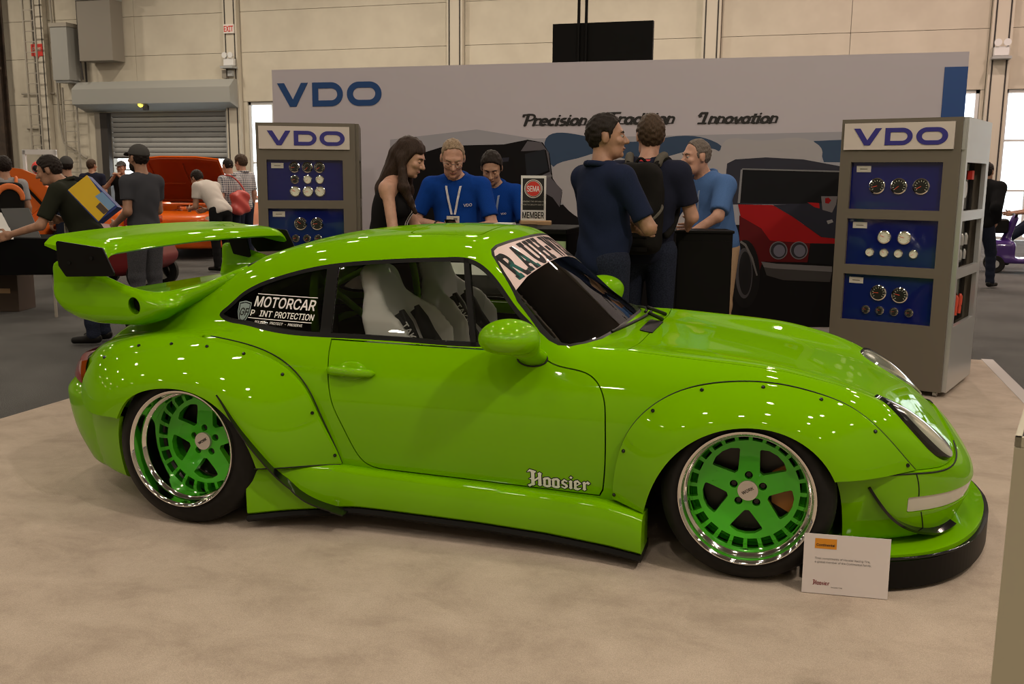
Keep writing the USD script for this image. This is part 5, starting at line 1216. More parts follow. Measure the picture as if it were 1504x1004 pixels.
def person(label, head, heading, pose=None, skin='skin_fair', hair='hair_dark', hstyle='short', top='polo_blue', sleeve=.62, bottom='jeans_dark', shoes='shoe_black', collar=True, female=False, belly=0.0, det=1.0,
           lean=0.0, turn=0.0, nod=0.0, gait=0.0, extras=(), group=None, size=None, belt=False, wide=1.0, loose=.016, hscale=1.0):
    """head: where the middle of the head is; heading: degrees, 0 faces +x, 90 faces +y. pose: {'le','lw','re','rw'} elbows and wrists in the body's own frame (x right, y ahead)."""
    pose = dict(pose or {})
    wk = .90 if female else 1.0*wide
    pel = np.array([0, 0, .94]); Rl = rotm((1, 0, 0), -lean)
    up = lambda p: pel+Rl@(np.asarray(p, float)-pel)
    sh = {'r': up((.180*wk, 0, 1.392)), 'l': up((-.180*wk, 0, 1.392))}
    nb, hc = up((0, -.01, 1.44)), up((0, .03+.02*(nod > .3), 1.615))
    hc = hc+np.array([0, .045*np.sin(nod), -.02*abs(np.sin(nod))])
    Rh = rotm((0, 0, 1), -turn)@rotm((1, 0, 0), -nod)           # turn > 0 looks to the person's right
    el_, wr = {}, {}
    for s, sg in (('r', 1), ('l', -1)):
        el_[s] = np.asarray(pose.get(s+'e', sh[s]+np.array([sg*.05, -.03, -.285])), float); wr[s] = np.asarray(pose.get(s+'w', el_[s]+np.array([sg*.01, .06, -.25])), float)
    hip = {'r': np.array([.095, 0, .91]), 'l': np.array([-.095, 0, .91])}
    kn = {'r': np.array([.105, .02+gait*.22, .50]), 'l': np.array([-.105, .02-gait*.05, .50])}; an = {'r': np.array([.11, -.02+gait*.32, .085]), 'l': np.array([-.11, -.02-gait*.38, .085+abs(gait)*.06])}
    for k in ('rk', 'lk'):
        if k in pose: kn[k[0]] = np.asarray(pose[k], float)
    for k in ('ra', 'la'):
        if k in pose: an[k[0]] = np.asarray(pose[k], float)
    unb = lambda P: (P-pel)@Rl+pel
    toh = lambda P: ((P-hc)@Rh)/hscale
    def torso(P, g=0.0, bare=False):
        Q = unb(P)
        d = el(Q, (0, .0, 1.26), (.158*wk+g, .108+g, .205+g))
        d = smin(d, el(Q, (0, .012+belly*.5, 1.06), (.138*wk+belly*.5+g, .10+belly+g, .17+g)), .06)
        d = smin(d, el(Q, (0, -.005, .93), (.158+belly*.3+g, .112+g, .125+g)), .05)
        if female:
            for s in (-1, 1): d = smin(d, el(Q, (s*.07, .085, 1.27), (.062+g, .06+g, .062+g)), .03)
        for s in ((-1, 1) if not bare else ()): d = smin(d, rc(Q, (s*.04, -.005, 1.418), (s*.168*wk, -.002, 1.380), .052+g, .056+g), .05)
        return d
    def arms(P, g=0.0, upto=2.0):
        d = np.full(len(P), 9.0)
        for s in 'rl':
            r1 = (.050, .040, .036, .027) if not female else (.042, .034, .031, .023)
            u = rc(P, sh[s], el_[s], r1[0]+g, r1[1]+g)
            if upto < 1.0:
                dr = el_[s]-sh[s]; L = np.linalg.norm(dr); u = smax(u, (P-sh[s])@(dr/L)-L*upto, .006)
            else:
                w = rc(P, el_[s], wr[s], r1[2]+g+.003, r1[3]+g)
                if upto < 2.0:
                    dr = wr[s]-el_[s]; L = np.linalg.norm(dr); w = smax(w, (P-el_[s])@(dr/L)-L*(upto-1), .006)
                u = smin(u, w, .02)
            d = np.minimum(d, u)
        return d
    def legs(P, g=0.0):
        d = np.full(len(P), 9.0)
        for s in 'rl':
            u = smin(rc(P, hip[s], kn[s], .088+g, .058+g), rc(P, kn[s], an[s], .056+g, .042+g), .03); d = smin(d, u, .03)
        return d
    def skull(Q):
        d = el(Q, (0, -.018, .022), (.077, .098, .098))
        d = smin(d, el(Q, (0, .022, -.035), (.060, .072, .085)), .03)
        d = smin(d, rc(Q, (-.028, .045, -.088), (.028, .045, -.088), .026, .026), .035)
        d = smin(d, el(Q, (0, .070, .028), (.050, .018, .014)), .018)                       # brow
        for s in (-1, 1):
            d = smax(d, -el(Q, (s*.031, .096, .004), (.019, .018, .013)), .012)              # eye sockets
            d = smin(d, el(Q, (s*.040, .068, -.024), (.022, .018, .018)), .02)               # cheek
            d = smin(d, el(Q, (s*.078, -.012, -.008), (.010, .020, .032)), .008)             # ear
        d = smin(d, rc(Q, (0, .088, .006), (0, .112, -.026), .009, .0135), .010)             # nose
        d = smin(d, rc(Q, (-.012, .098, -.031), (.012, .098, -.031), .009, .009), .006)
        d = smin(d, el(Q, (0, .087, -.058), (.024, .012, .0065)), .006); d = smin(d, el(Q, (0, .085, -.070), (.020, .012, .007)), .006)
        d = smin(d, el(Q, (0, .078, -.098), (.020, .016, .015)), .012)
        return d
    def neck(P): return rc(P, nb, hc+Rh@np.array([0, -.025, -.07]), .060*(.86 if female else 1), .052*(.86 if female else 1))
    def headf(P): return smin(skull(toh(P))*hscale, neck(P), .022)
    def hand(s):
        w, e = wr[s], el_[s]; ax = uni(pose.get(s+'h', w-e)); sg = 1 if s == 'r' else -1
        pn = np.asarray(pose.get(s+'n', (-sg, .2, -.1)), float); pn = uni(pn-ax*(pn@ax)); si = np.cross(ax, pn)*sg   # palm looks along pn; si points to the thumb side
        if np.dot(si, si) < .5: si = uni(si)
        cu = pose.get(s+'c', .45)
        pc = w+ax*.045
        chains = []
        for k, (o, L) in enumerate(((.030, .072), (.010, .080), (-.010, .075), (-.029, .060))):
            b = w+ax*.085+si*o; a1 = cu*.9+.08*k; d1 = ax*np.cos(a1)+pn*np.sin(a1); d2 = ax*np.cos(a1+cu*1.1)+pn*np.sin(a1+cu*1.1); d3 = ax*np.cos(a1+cu*1.9)+pn*np.sin(a1+cu*1.9)
            p1 = b+d1*L*.48; p2 = p1+d2*L*.32; chains += [(b, p1, .0088, .0082), (p1, p2, .0082, .0076), (p2, p2+d3*L*.26, .0076, .0066)]
        tb = w+ax*.028+si*.030; t1 = tb+(ax*.55+si*.75+pn*.30)*.040; t2 = t1+(ax*.85+si*.28+pn*.45)*.032
        chains += [(tb-si*.012, t1, .0125, .0105), (t1, t2, .0098, .0082)]
        M3 = np.stack([ax, si, pn], 1)
        def f(P):
            Q = (P-pc)@M3; d = smax(smax(np.abs(Q[:, 1])-.040, np.abs(Q[:, 2])-.013, .02), np.abs(Q[:, 0])-.046, .02)
            d = smin(d, rc(P, w-ax*.03, w+ax*.01, .027, .026), .02)
            dd = np.full(len(P), 9.0)
            for c in chains: dd = np.minimum(dd, rc(P, *c))
            return smin(d, dd, .007)
        c = w+ax*.07; return f, c-.145, c+.145
    f_core = lambda P: smin(smin(torso(P), smin(arms(P), legs(P), .03), .03), neck(P), .03)
    allp = np.array([*sh.values(), *el_.values(), *wr.values(), *hip.values(), *kn.values(), *an.values(), nb, hc])
    lo, hi = allp.min(0)-.19, allp.max(0)+.19; lo[2] = max(lo[2], -.0)
    body = man(nets_s(f_core, lo, hi, .016/det))
    hd = nets_s(headf, hc-.19, hc+.16, .0075/det); body = body+man(hd)
    for s in 'rl':
        f, a, b = hand(s); hm = man(nets_s(f, a, b, .0058/det)); body = body+hm
    if body.status() != m3.Error.NoError or body.num_tri() < 100: body = cat_([nets_s(f_core, lo, hi, .016/det), hd])
    # where it stands
    hx, hy, hz = head; sc = hz/hc[2] if size is None else size
    rz = heading-90; c_, s_ = math.cos(math.radians(rz)), math.sin(math.radians(rz))
    lx, ly = hx-sc*(c_*hc[0]-s_*hc[1]), hy-sc*(s_*hc[0]+c_*hc[1])
    t = thing('person', label, 'person', (lx, ly, 0), rz, group)
    S = lambda q: place(tm(q), s=sc)
    tr = lambda q: S(trimesh.Trimesh(q.vertices@Rh.T*hscale+hc, q.faces, process=False))
    obj('body', S(body), skin, t, True)
    # clothes
    if top:
        hem = .84
        def f_top(P):
            d = torso(P, loose, sleeve == 0)
            if sleeve == 0:
                Q = unb(P)
                for s in (-1, 1): d = smin(d, rc(Q, (s*.080, .05, 1.30), (s*.080, .0, 1.415), .045, .022), .03)
            if sleeve > 0: d = smin(d, arms(P, loose*.9+.003, sleeve), .03)
            Q = unb(P); d = smax(d, hem-Q[:, 2], .01)
            d = d+.004*np.sin(Q[:, 2]*38+3*np.sin(Q[:, 0]*14))*np.clip((1.3-Q[:, 2])*4, 0, 1)
            return smax(d, -(rc(P, nb+Rl@np.array([0, .012, .0]), nb+Rl@np.array([0, .03, .12]), .068, .075)), .01)
        obj('shirt' if sleeve > 0 else 'top', S(nets_s(f_top, lo-.03, hi+.03, .0125/det)), top, t, True)
        if collar:
            ring = [up((.080*math.sin(a), -.014+.082*math.cos(a), 1.458-.040*max(0, math.cos(a))+.014*max(0, -math.cos(a)))) for a in np.linspace(-np.pi+.02, np.pi-.02, 40)]
            ring = np.array(ring); w = [.008+.010*abs(math.sin(q)) for q in np.linspace(0, np.pi, 40)]
            obj('collar', S(tube(ring, .017, 8)), top, t, True)
    if bottom:
        def f_bot(P):
            Q = unb(P); d = smin(legs(P, .016), smax(torso(P, .010), Q[:, 2]-.97, .01), .03)
            d = d+.003*np.sin(P[:, 2]*60)*np.clip((.6-P[:, 2])*4, 0, 1)
            return smax(d, .045-P[:, 2], .01)
        obj('trousers', S(nets_s(f_bot, (lo[0], lo[1], 0), (hi[0], hi[1], 1.12), .0145/det)), bottom, t, True)
    if belt: obj('belt', S(tube([up((.178*math.sin(a), .006+belly*.6+.128*math.cos(a), .955)) for a in np.linspace(0, 2*np.pi, 40, endpoint=False)], .013, 8, True)), 'belt_black', t, True)
    for s in 'rl':
        a = an[s]; tilt_ = -.9 if (gait and a[1] < -.2) else 0
        fz = lambda P, a=a: smax(smin(rc(P, (a[0], a[1]-.03, a[2]-.035), (a[0], a[1]+.02, a[2]-.02), .042, .046), rc(P, (a[0], a[1]+.02, a[2]-.04), (a[0]*1.12, a[1]+.165, a[2]-.052), .042, .034), .03), (a[2]-.085)+.002-P[:, 2], .01)
        sm = nets_s(fz, (a[0]-.08, a[1]-.10, a[2]-.10), (a[0]+.09, a[1]+.23, a[2]+.06), .012)
        if tilt_: sm = trimesh.Trimesh((sm.vertices-a)@rotm((1, 0, 0), tilt_).T+a, sm.faces, process=False)
        obj('shoe', S(sm), shoes, t, True)
    # face
    for s in (-1, 1):
        e = obj('eye', tr(place(trimesh.creation.icosphere(2, .0125), (s*.0315, .0755, .005))), 'eye_white', t, True)
        lidz = -.004 if nod > .3 else .0045
        ld = trimesh.creation.icosphere(2, .0138); ld.vertices[:, 2] = np.maximum(ld.vertices[:, 2], lidz)
        obj('eyelid', tr(place(ld, (s*.0315, .0750, .005))), skin, e, True)
        obj('pupil', tr(place(trimesh.creation.icosphere(2, .006), (s*.0315, .0835, .002))), 'eye_dark', e, True)
        obj('eyebrow', tr(tube([(s*.014, .0905, .024), (s*.032, .0875, .029), (s*.050, .072, .023)], [.0035, .004, .002], 6)), hair, t, True)
    obj('mouth', tr(tube([(-.022, .0905, -.064), (0, .0995, -.0625), (.022, .0905, -.064)], [.0025, .005, .0025], 6)), 'lip' if skin == 'skin_fair' else 'lip_tan', t, True)
    # hair
    nz = lambda Q, k=1.0: .011*k*(meshkit.noise(Q*np.array([85, 40, 60]))-.5)
    if hstyle in ('short', 'thin', 'capped', 'bushy'):
        th = {'short': .011, 'thin': .004, 'capped': .006, 'bushy': .022}[hstyle]
        def f_h(P):
            Q = toh(P); d = el(Q, (0, -.018, .024), (.077+th, .098+th, .098+th*1.1))
            d = np.minimum(d, 9); line = np.where(Q[:, 1] > .028, np.minimum(.040+(Q[:, 1]-.028)*1.3, .097)+(np.where(Q[:, 1] > .05, .2, .028) if hstyle == 'thin' else 0), np.where(Q[:, 1] > .008, -.012, np.where(Q[:, 1] > -.034, .024, -.055-.25*(-.034-Q[:, 1]))))
            line = line+.022*(meshkit.noise(Q*np.array([60, 30, 10]), 3)-.5)*(Q[:, 1] > .02)
            return smax(d, line-Q[:, 2], .004)+nz(Q)
        obj('hair', S(nets_s(f_h, hc-.16, hc+.16, .0075/det)), hair, t, True)
    elif hstyle == 'long':
        def f_h(P):
            Q = toh(P); d = el(Q, (0, -.022, .024), (.091, .112, .112))
            line = np.where(Q[:, 1] > .045, .055+.3*(.03-np.abs(Q[:, 0])), np.where(Q[:, 1] > .0, .055-(.045-Q[:, 1])*3.2, -.14))
            d = smax(d, line-Q[:, 2], .01)
            dn = np.full(len(P), 9.0)
            for (a, b, r1_, r2_) in (((0, -.075, -.03), (.0, -.17, -.22), .075, .072), ((.0, -.17, -.22), (-.01, -.17, -.44), .072, .030), ((.078, -.03, -.02), (.105, -.02, -.20), .030, .034), ((.105, -.02, -.2), (.10, .055, -.36), .034, .014), ((-.078, -.03, -.02), (-.11, -.05, -.22), .030, .036), ((-.11, -.05, -.22), (-.10, -.07, -.42), .036, .016)):
                a, b = np.array(a), np.array(b); A2 = hc+(Rh@a if a[2] > -.1 else a); B2 = hc+b
                dn = smin(dn, rc(P, A2, B2, r1_, r2_), .03)
            d = smin(d, dn, .03)
            return d+.012*(meshkit.noise(Q*np.array([55, 55, 12]))-.5)
        obj('hair', S(nets_s(f_h, hc-np.array([.3, .38, .62]), hc+.3, .0095)), hair, t, True)
    if hstyle == 'capped':
        cp = lambda P: smax(el(toh(P), (0, -.014, .035), (.089, .112, .098)), .030-toh(P)[:, 2]+.10*toh(P)[:, 1], .006)
        br = lambda P: smax(np.abs(toh(P)[:, 2]-.050+.9*np.maximum(toh(P)[:, 1]-.08, 0)**1.0*.35)-.005, np.sqrt(toh(P)[:, 0]**2+(toh(P)[:, 1]-.09)**2)-.078, .006)
        obj('cap', S(nets_s(lambda P: smin(cp(P), br(P), .008), hc-.22, hc+.22, .009)), 'cap_grey', t, True)
    for ex in extras: ex(t, S, tr, up, dict(sh=sh, el=el_, wr=wr, hc=hc, torso=torso, unb=unb, Rh=Rh, sc=sc))
    return t, dict(M=lambda p: np.array([lx+sc*(c_*p[0]-s_*p[1]), ly+sc*(s_*p[0]+c_*p[1]), sc*p[2]]), wr=wr, el=el_, sc=sc, rz=rz, up=up, hc=hc, sh=sh, unb=unb, torso=torso)
# --- extras
def lanyard(mt, drop=.30, badge=True, half=.062, bw=.095, bh=.12):
    def ex(t, S, tr, up, k):
        for s in (-1, 1):
            pts = []
            for q in np.linspace(0, 1, 12):
                x = s*(half*(1-q)+.012*q); z = 1.45-drop*q
                if q < .12: y = .02
                else:
                    ys = np.linspace(.32, 0, 90); P = np.array([up((x, y, z)) for y in ys]); d = k['torso'](P, .022); i = np.argmax(d < 0); y = ys[i]+.004
                pts.append(up((x, y, z)))
            pts = np.array(pts); w = .008
            V = np.vstack([pts+[w, 0, 0], pts-[w, 0, 0], pts+[w, .003, 0], pts-[w, -.003, 0]]); n = len(pts); F = []
            for i in range(n-1):
                for a, b in ((0, 1), (1, 3), (3, 2), (2, 0)): F += [(a*n+i, a*n+i+1, b*n+i+1), (a*n+i, b*n+i+1, b*n+i)]
            obj('lanyard', S(trimesh.Trimesh(V, F, process=False)), mt, t, False)
        if badge:
            y = pts[-1][1]
            b = bx(0, 0, 0, bw, .006, bh); c = pts[-1]+np.array([-.012, .006, -bh/2-.01])
            bd = obj('badge', S(place(b, c)), 'badge', t, False)
            obj('badge_print', place(cat_([place(bx(0, .0035, -.02, bw*.7, .002, bh*.12), c), place(bx(0, .0035, .01, bw*.5, .002, bh*.1), c), place(bx(-bw*.2, .0035, .038, bw*.3, .002, bh*.14), c)]), s=k['sc']), 'card_grey', bd, False)
    return ex
def glasses(t, S, tr, up, k):
    fr = []
    for s in (-1, 1):
        fr.append(tube([(s*.033+.021*math.cos(a), .099, .002+.016*math.sin(a)) for a in np.linspace(0, 2*np.pi, 24, endpoint=False)], .0016, 6, True)); fr.append(tube([(s*.054, .097, .006), (s*.080, .03, .008), (s*.081, -.02, .0)], .0016, 6))
    fr.append(tube([(-.012, .100, .006), (0, .103, .009), (.012, .100, .006)], .0016, 6))
    obj('glasses', tr(cat_(fr)), 'metal_wire', t, True)
def watch(s):
    def ex(t, S, tr, up, k):
        w, e = k['wr'][s], k['el'][s]; d = uni(w-e); c = w-d*.02; a = uni(np.cross(d, (0, 0, 1))); b = np.cross(a, d)
        obj('watch', S(tube([c+.030*(a*math.cos(q)+b*math.sin(q)) for q in np.linspace(0, 2*np.pi, 20, endpoint=False)], .007, 6, True)), 'watch_dark', t, True)
    return ex
def beard(mt):
    def ex(t, S, tr, up, k):
        f = lambda P: smax(el(P, (0, .036, -.075), (.066, .066, .062)), P[:, 2]+.035+.35*np.maximum(P[:, 1]-.085, 0), .008)
        obj('beard', tr(nets_s(f, (-.09, -.06, -.16), (.09, .13, 0), .009)), mt, t, True)
    return ex
def chest_print(txt, x, z, h, mt='lanyard_white'):
    def ex(t, S, tr, up, k):
        m_ = meshkit.text_mesh(txt, h, .001, True); v, f = m_.vertices, m_.faces
        ys = []
        for q in (v[:, 0].min(), v[:, 0].max()):
            yy = np.linspace(.32, 0, 120); d = k['torso'](np.array([up((x-q, y, z)) for y in yy]), .024); ys.append(yy[np.argmax(d < 0)])
        y = np.interp(v[:, 0], [v[:, 0].min(), v[:, 0].max()], ys)+.006
        P = np.array([up(p) for p in np.c_[x-v[:, 0], y+v[:, 2], z+v[:, 1]]])
        obj('chest_lettering', S(trimesh.Trimesh(P, f, process=False)), mt, t, False)
    return ex
# ------------------------------------------------------------------ the people at the booth
h = at(603, 231, D=6.35)
person('woman with long brown hair and a sleeveless black top leaning over the counter', h, 8, dict(re=(.235, .16, 1.07), rw=(.10, .34, .98), rc=.5, rn=(-.6, 0, -1), le=(-.20, .20, 1.10), lw=(-.05, .38, 1.02)), 'skin_fair', 'hair_long_brown', 'long', 'top_black', 0, 'trousers_black', female=True, collar=False, lean=.22, nod=.45, turn=.1, extras=[lanyard('lanyard_white', .42, True, .055, .06, .08)], loose=.008)
h = at(665, 232, D=6.9)
_, m1 = person('grey-blond man in a blue polo with glasses and a white lanyard', h, -82, dict(re=(.30, .14, 1.12), rw=(.08, .30, 1.10), rc=.7, rn=(-.3, -.2, -1), le=(-.29, .17, 1.10), lw=(-.10, .36, 1.08), lc=.6, ln=(.4, -.3, .8)), 'skin_fair', 'hair_blond_grey', 'thin', 'polo_blue', .78, 'trousers_black', lean=.20, nod=.52, turn=-.25, belly=.03, extras=[lanyard('lanyard_white', .24), glasses, watch('r'), chest_print('VDO', -.075, 1.265, .020)], wide=1.07, hscale=1.06)
h = at(722, 246, D=7.3)
_, m2 = person('dark haired man in a blue polo looking down at a phone in both hands', h, -84, dict(re=(.27, .14, 1.10), rw=(.03, .34, 1.08), rc=.8, rn=(-.5, -.2, .8), le=(-.27, .16, 1.10), lw=(-.07, .36, 1.09), lc=.8, ln=(.5, -.2, .8)), 'skin_olive', 'hair_dark', 'short', 'polo_blue', .78, 'trousers_black', lean=.22, nod=.60, turn=-.12, extras=[lanyard('lanyard_blue', .36, False), chest_print('VDO', -.07, 1.24, .014)])
h = at(892, 201, D=5.58)
person('man in a dark navy polo seen from behind with folded arms', h, 48, dict(re=(.29, .10, 1.12), rw=(.02, .21, 1.16), le=(-.28, .12, 1.12), lw=(.02, .25, 1.10), rc=.6, lc=.6, rn=(-.3, -.8, 0), ln=(.3, -.8, 0)), 'skin_tan', 'hair_dark', 'short', 'polo_navy', .80, 'jeans_dark', turn=.62, lean=-.02, belly=.02, wide=1.03, loose=.018)
h = at(955, 199, D=6.2)
_, bp = person('man with brown hair in a navy tee carrying the black backpack', h, 84, dict(re=(.27, .05, 1.13), rw=(.20, .28, 1.07), le=(-.27, .05, 1.14), lw=(-.12, .28, 1.10), rc=.5, lc=.5), 'skin_fair', 'hair_brown', 'short', 'tee_navy', .72, 'jeans_dark', turn=-.45, collar=False, wide=1.08, loose=.022, extras=[glasses, lambda t, S, tr, up, k: obj('neck_ribbon', S(tube([up((.066*math.cos(a), -.014-.062*abs(math.sin(a)), 1.462)) for a in np.linspace(np.pi, 2*np.pi, 20)], .010, 6)), 'lanyard_red', t, True)])
h = at(1022, 230, D=7.0)
_, lb = person('grey haired man in a light blue shirt leaning on the black cabinet', h, -132, dict(le=(-.285, .26, 1.16), lw=(-.17, .42, 1.03), lc=.75, ln=(.3, -.4, -1), re=(.265, .24, 1.12), rw=(.12, .42, 1.04)), 'skin_fair', 'hair_grey', 'thin', 'shirt_light_blue', .86, 'khaki', lean=.30, nod=.10, turn=.25, belly=.05, belt=True, wide=1.16, loose=.026, extras=[lanyard('lanyard_blue', .36, True, .06, .07, .09)])
# phones
def phone(label, p, rz, rx):
    t = thing('phone', label, 'phone', p, rz); obj('case', place(bx(0, 0, 0, .075, .15, .009, bev=.003), rx=rx), 'phone_black', t, 30); obj('screen', place(bx(0, 0, .0052, .066, .135, .001), rx=rx), 'black_gloss', t, False)
phone('black phone in the hand of the grey-blond man', m1['M'](np.array([-.04, .43, 1.115])), m1['rz'], .5)
phone('phone held in both hands by the dark haired man', m2['M'](np.array([-.02, .44, 1.12])), m2['rz'], .5)
# backpack
bk = thing('backpack', 'black backpack with light straps and silver buckles on the man at the cabinet', 'backpack', tuple(bp['M'](np.array([0, 0, 0]))), bp['rz'])
s_ = bp['sc']; S = lambda q: place(tm(q), s=s_)
fb_ = lambda P: smin(smax(smax(np.abs(P[:, 0])-.150+.10*np.clip(P[:, 2]-1.28, 0, 1), np.abs(P[:, 1]+.215)-.095, .07), np.abs(P[:, 2]-1.18)-.27, .08), smax(smax(np.abs(P[:, 0])-.115, np.abs(P[:, 1]+.30)-.05, .04), np.abs(P[:, 2]-1.08)-.13, .05), .03)+.006*(meshkit.noise(P*18)-.5)
obj('bag', S(nets_s(fb_, (-.24, -.42, .82), (.24, -.06, 1.54), .012)), 'pack_black', bk, True)
for s in (-1, 1):
    obj('shoulder_strap', S(tube(spline([(s*.07, -.14, 1.40), (s*.105, -.06, 1.475), (s*.125, .06, 1.45), (s*.15, .14, 1.32), (s*.17, .08, 1.15), (s*.15, -.12, 1.02)], 30), .020, 8)), 'pack_black' , bk, True)
    obj('strap_pad', S(tube(spline([(s*.085, -.115, 1.425), (s*.10, -.06, 1.487), (s*.11, -.01, 1.49)], 12), [.012]+[.026]*10+[.012], 8)), 'strap_grey', bk, True)
    obj('webbing', S(tube(spline([(s*.02, -.268, 1.38), (s*.022, -.315, 1.25), (s*.02, -.33, 1.18)], 12), .006, 6)), 'strap_grey', bk, True)
    obj('side_strap', S(tube(spline([(s*.15, -.22, 1.20), (s*.16, -.29, 1.17), (s*.10, -.345, 1.10)], 12), .009, 6)), 'strap_grey', bk, True)
for x, z in ((0, 1.24), (.0, 1.0), (-.165, 1.17)):
    obj('buckle', S(bx(x, -.335 if x == 0 else -.29, z, .045, .014, .04, bev=.004)), 'aluminium', bk, 30)
for z in (1.09, 1.03, .95): obj('cross_strap', S(bx(0, -.352, z, .20, .008, .022)), 'strap_grey' if z == 1.09 else 'pack_black', bk, False)
obj('grab_loop', S(tube(spline([(-.04, -.15, 1.43), (0, -.165, 1.475), (.04, -.15, 1.43)], 12), .009, 6)), 'pack_black', bk, True)

# ------------------------------------------------------------------ visitors in the hall behind
h = at(203, 232, D=8.9)
person('bearded man in a grey tee and grey cap standing behind the rear wing', h, 170, dict(re=(.22, .04, 1.12), rw=(.16, .22, 1.0), le=(-.215, -.03, 1.12), lw=(-.16, .20, 1.0)), 'skin_tan', 'hair_dark', 'capped', 'tee_grey', .62, 'jeans_grey', collar=False, turn=.12, wide=.98, loose=.018, extras=[beard('hair_dark')])
h = at(71, 250, D=8.1)
_, yb = person('man in a dark olive polo bending over the black table, yellow bag under his arm', h, 196, dict(re=(.27, .10, 1.12), rw=(.02, .28, 1.10), rc=.7, rn=(-.4, -.8, 0), le=(-.28, .30, 1.06), lw=(-.30, .56, .98), lc=.3), 'skin_tan', 'hair_dark', 'short', 'polo_olive', .80, 'jeans_dark', lean=.42, nod=.35, turn=-.2, loose=.022, extras=[lanyard('lanyard_blue', .30, True, .05, .06, .10)])
h = at(289, 262, D=14.6)
person('man in a white tee bending into the open engine bay', h, 165, dict(re=(.24, .30, .98), rw=(.16, .52, .92), le=(-.22, .30, .98), lw=(-.12, .55, .94)), 'skin_tan', 'hair_dark', 'short', 'tee_white', .60, 'trousers_black', collar=False, lean=.72, nod=.5, det=.75, loose=.024)
h = at(334, 244, D=15.5)
_, pb = person('thin haired man in a plaid shirt with a red bag on his back', h, 170, dict(re=(.25, .02, 1.12), rw=(.18, .24, 1.02)), 'skin_fair', 'hair_dark', 'thin', 'plaid', .78, 'jeans_dark', det=.75, nod=.25, turn=.2)
h = at(353, 239, D=16.1)
person('man with bushy hair in a plaid shirt nearest the left gauge tower', h, 168, {}, 'skin_fair', 'hair_brown', 'bushy', 'plaid', .8, 'jeans_dark', det=.7, nod=.2)
h = at(135, 243, D=19.0)
person('short haired man in a dark tee seen beyond the orange car', h, 120, {}, 'skin_tan', 'hair_brown', 'short', 'tee_navy', .6, 'jeans_dark', det=.7, turn=.5, collar=False)
h = at(97, 243, D=12.6)
person('man in a black cap behind the man with the yellow bag', h, 150, {}, 'skin_tan', 'hair_dark', 'capped', 'jacket_black', 1.9, 'jeans_dark', det=.7, collar=False)
h = at(178, 246, D=17.8)
person('man in a cap photographing the orange cars with raised arms', h, -75, dict(re=(.26, .16, 1.24), rw=(.06, .24, 1.44), le=(-.26, .16, 1.24), lw=(-.06, .24, 1.44)), 'skin_tan', 'hair_dark', 'capped', 'jacket_black', .6, 'jeans_dark', det=.7, collar=False)
h = at(6, 244, D=11.2)
_, ob = person('person in a grey shirt with an orange backpack at the left picture edge', h, 140, {}, 'skin_tan', 'hair_dark', 'short', 'shirt_grey', .7, 'jeans_dark', det=.8, collar=False)
h = at(1450, 252, D=12.9)
_, wk_ = person('person in a black jacket and jeans walking past the right gauge tower', h, 60, dict(re=(.25, -.12, 1.13), rw=(.20, .04, .93), le=(-.25, .06, 1.13), lw=(-.2, .2, .95)), 'skin_tan', 'hair_dark', 'short', 'jacket_black', 1.95, 'jeans_dark', 'shoe_black', collar=False, gait=.9, lean=.12, wide=1.15, loose=.04, belly=.03)
h = at(1524, 266, D=15.8)
person('person in black riding the purple scooter at the right picture edge', h, 178, dict(re=(.27, .14, 1.06), rw=(.22, .42, 1.02), le=(-.27, .14, 1.06), lw=(-.22, .42, 1.02), rk=(.14, .44, .56), lk=(-.14, .44, .56), ra=(.14, .46, .14), la=(-.14, .46, .14)), 'skin_tan', 'hair_dark', 'short', 'jacket_black', .7, 'jeans_dark', det=.75, collar=False)
# ------------------------------------------------------------------ cars, table and bags in the hall behind
plain('orange_paint', (.72, .12, .004), .3, coat_weight=1.0, specular_ior_level=.2); plain('orange_dark', (.30, .042, .006), .35); plain('red_paint', (.14, .006, .008), .45)
plain('bag_yellow', (.66, .42, .01), .4); plain('bag_blue', (.012, .035, .22), .4); plain('bag_red', (.50, .07, .06), .3, transmission_weight=.0); plain('pack_orange', (.70, .16, .03), .6)
plain('table_cloth', (.006, .006, .006), .9, specular_ior_level=.05); plain('board_grey', (.055, .055, .055), .5); plain('print_blue', (.16, .30, .50), .5); plain('cardboard', (.075, .05, .035), .8)
plain('scooter_purple', (.055, .018, .16), .25, coat_weight=.8)
camx = math.degrees(math.atan2(rgt[1], rgt[0]))           # heading along the picture's width
def f_coupe(bay):
    def f(x, y, z):
        a = np.sqrt(y*y+1e-5)
        W = .90-.10*np.clip((z-.62)/.25, 0, 1)**2-.05*np.clip((.4-z)/.25, 0, 1)
        pl = ((a/W)**4+(x/2.25)**6)**(1/4.)-1
        topz = np.interp(x, [-2.3, -1.9, -1.2, .4, .9, 1.9, 2.3], [.80, .92, .93, .90, .92, .84, .70])
        d = smax(smax(pl*.7, (z-topz)*.95, .07), .18-z, .05)
        h = z-.88
        cab = smax(smax(a-.72+.45*h, z-1.27+.05*a*a, .08), smax((x-.62+1.15*h)*.66, (-x-1.55+.95*h)*.72, .08), .06); cab = np.maximum(cab, .6-z)
        d = smin(d, cab, .03)
        for xc in (-1.35, 1.38):
            d = np.maximum(d, np.minimum(1.0, -(np.maximum(np.sqrt((x-xc)**2+(z-.34)**2)-.385, .52-a))))
        if bay: d = smax(d, -np.maximum(np.maximum(np.abs(x-1.32)-.60, a-.64), .50-z), .03)
        return d
    return f
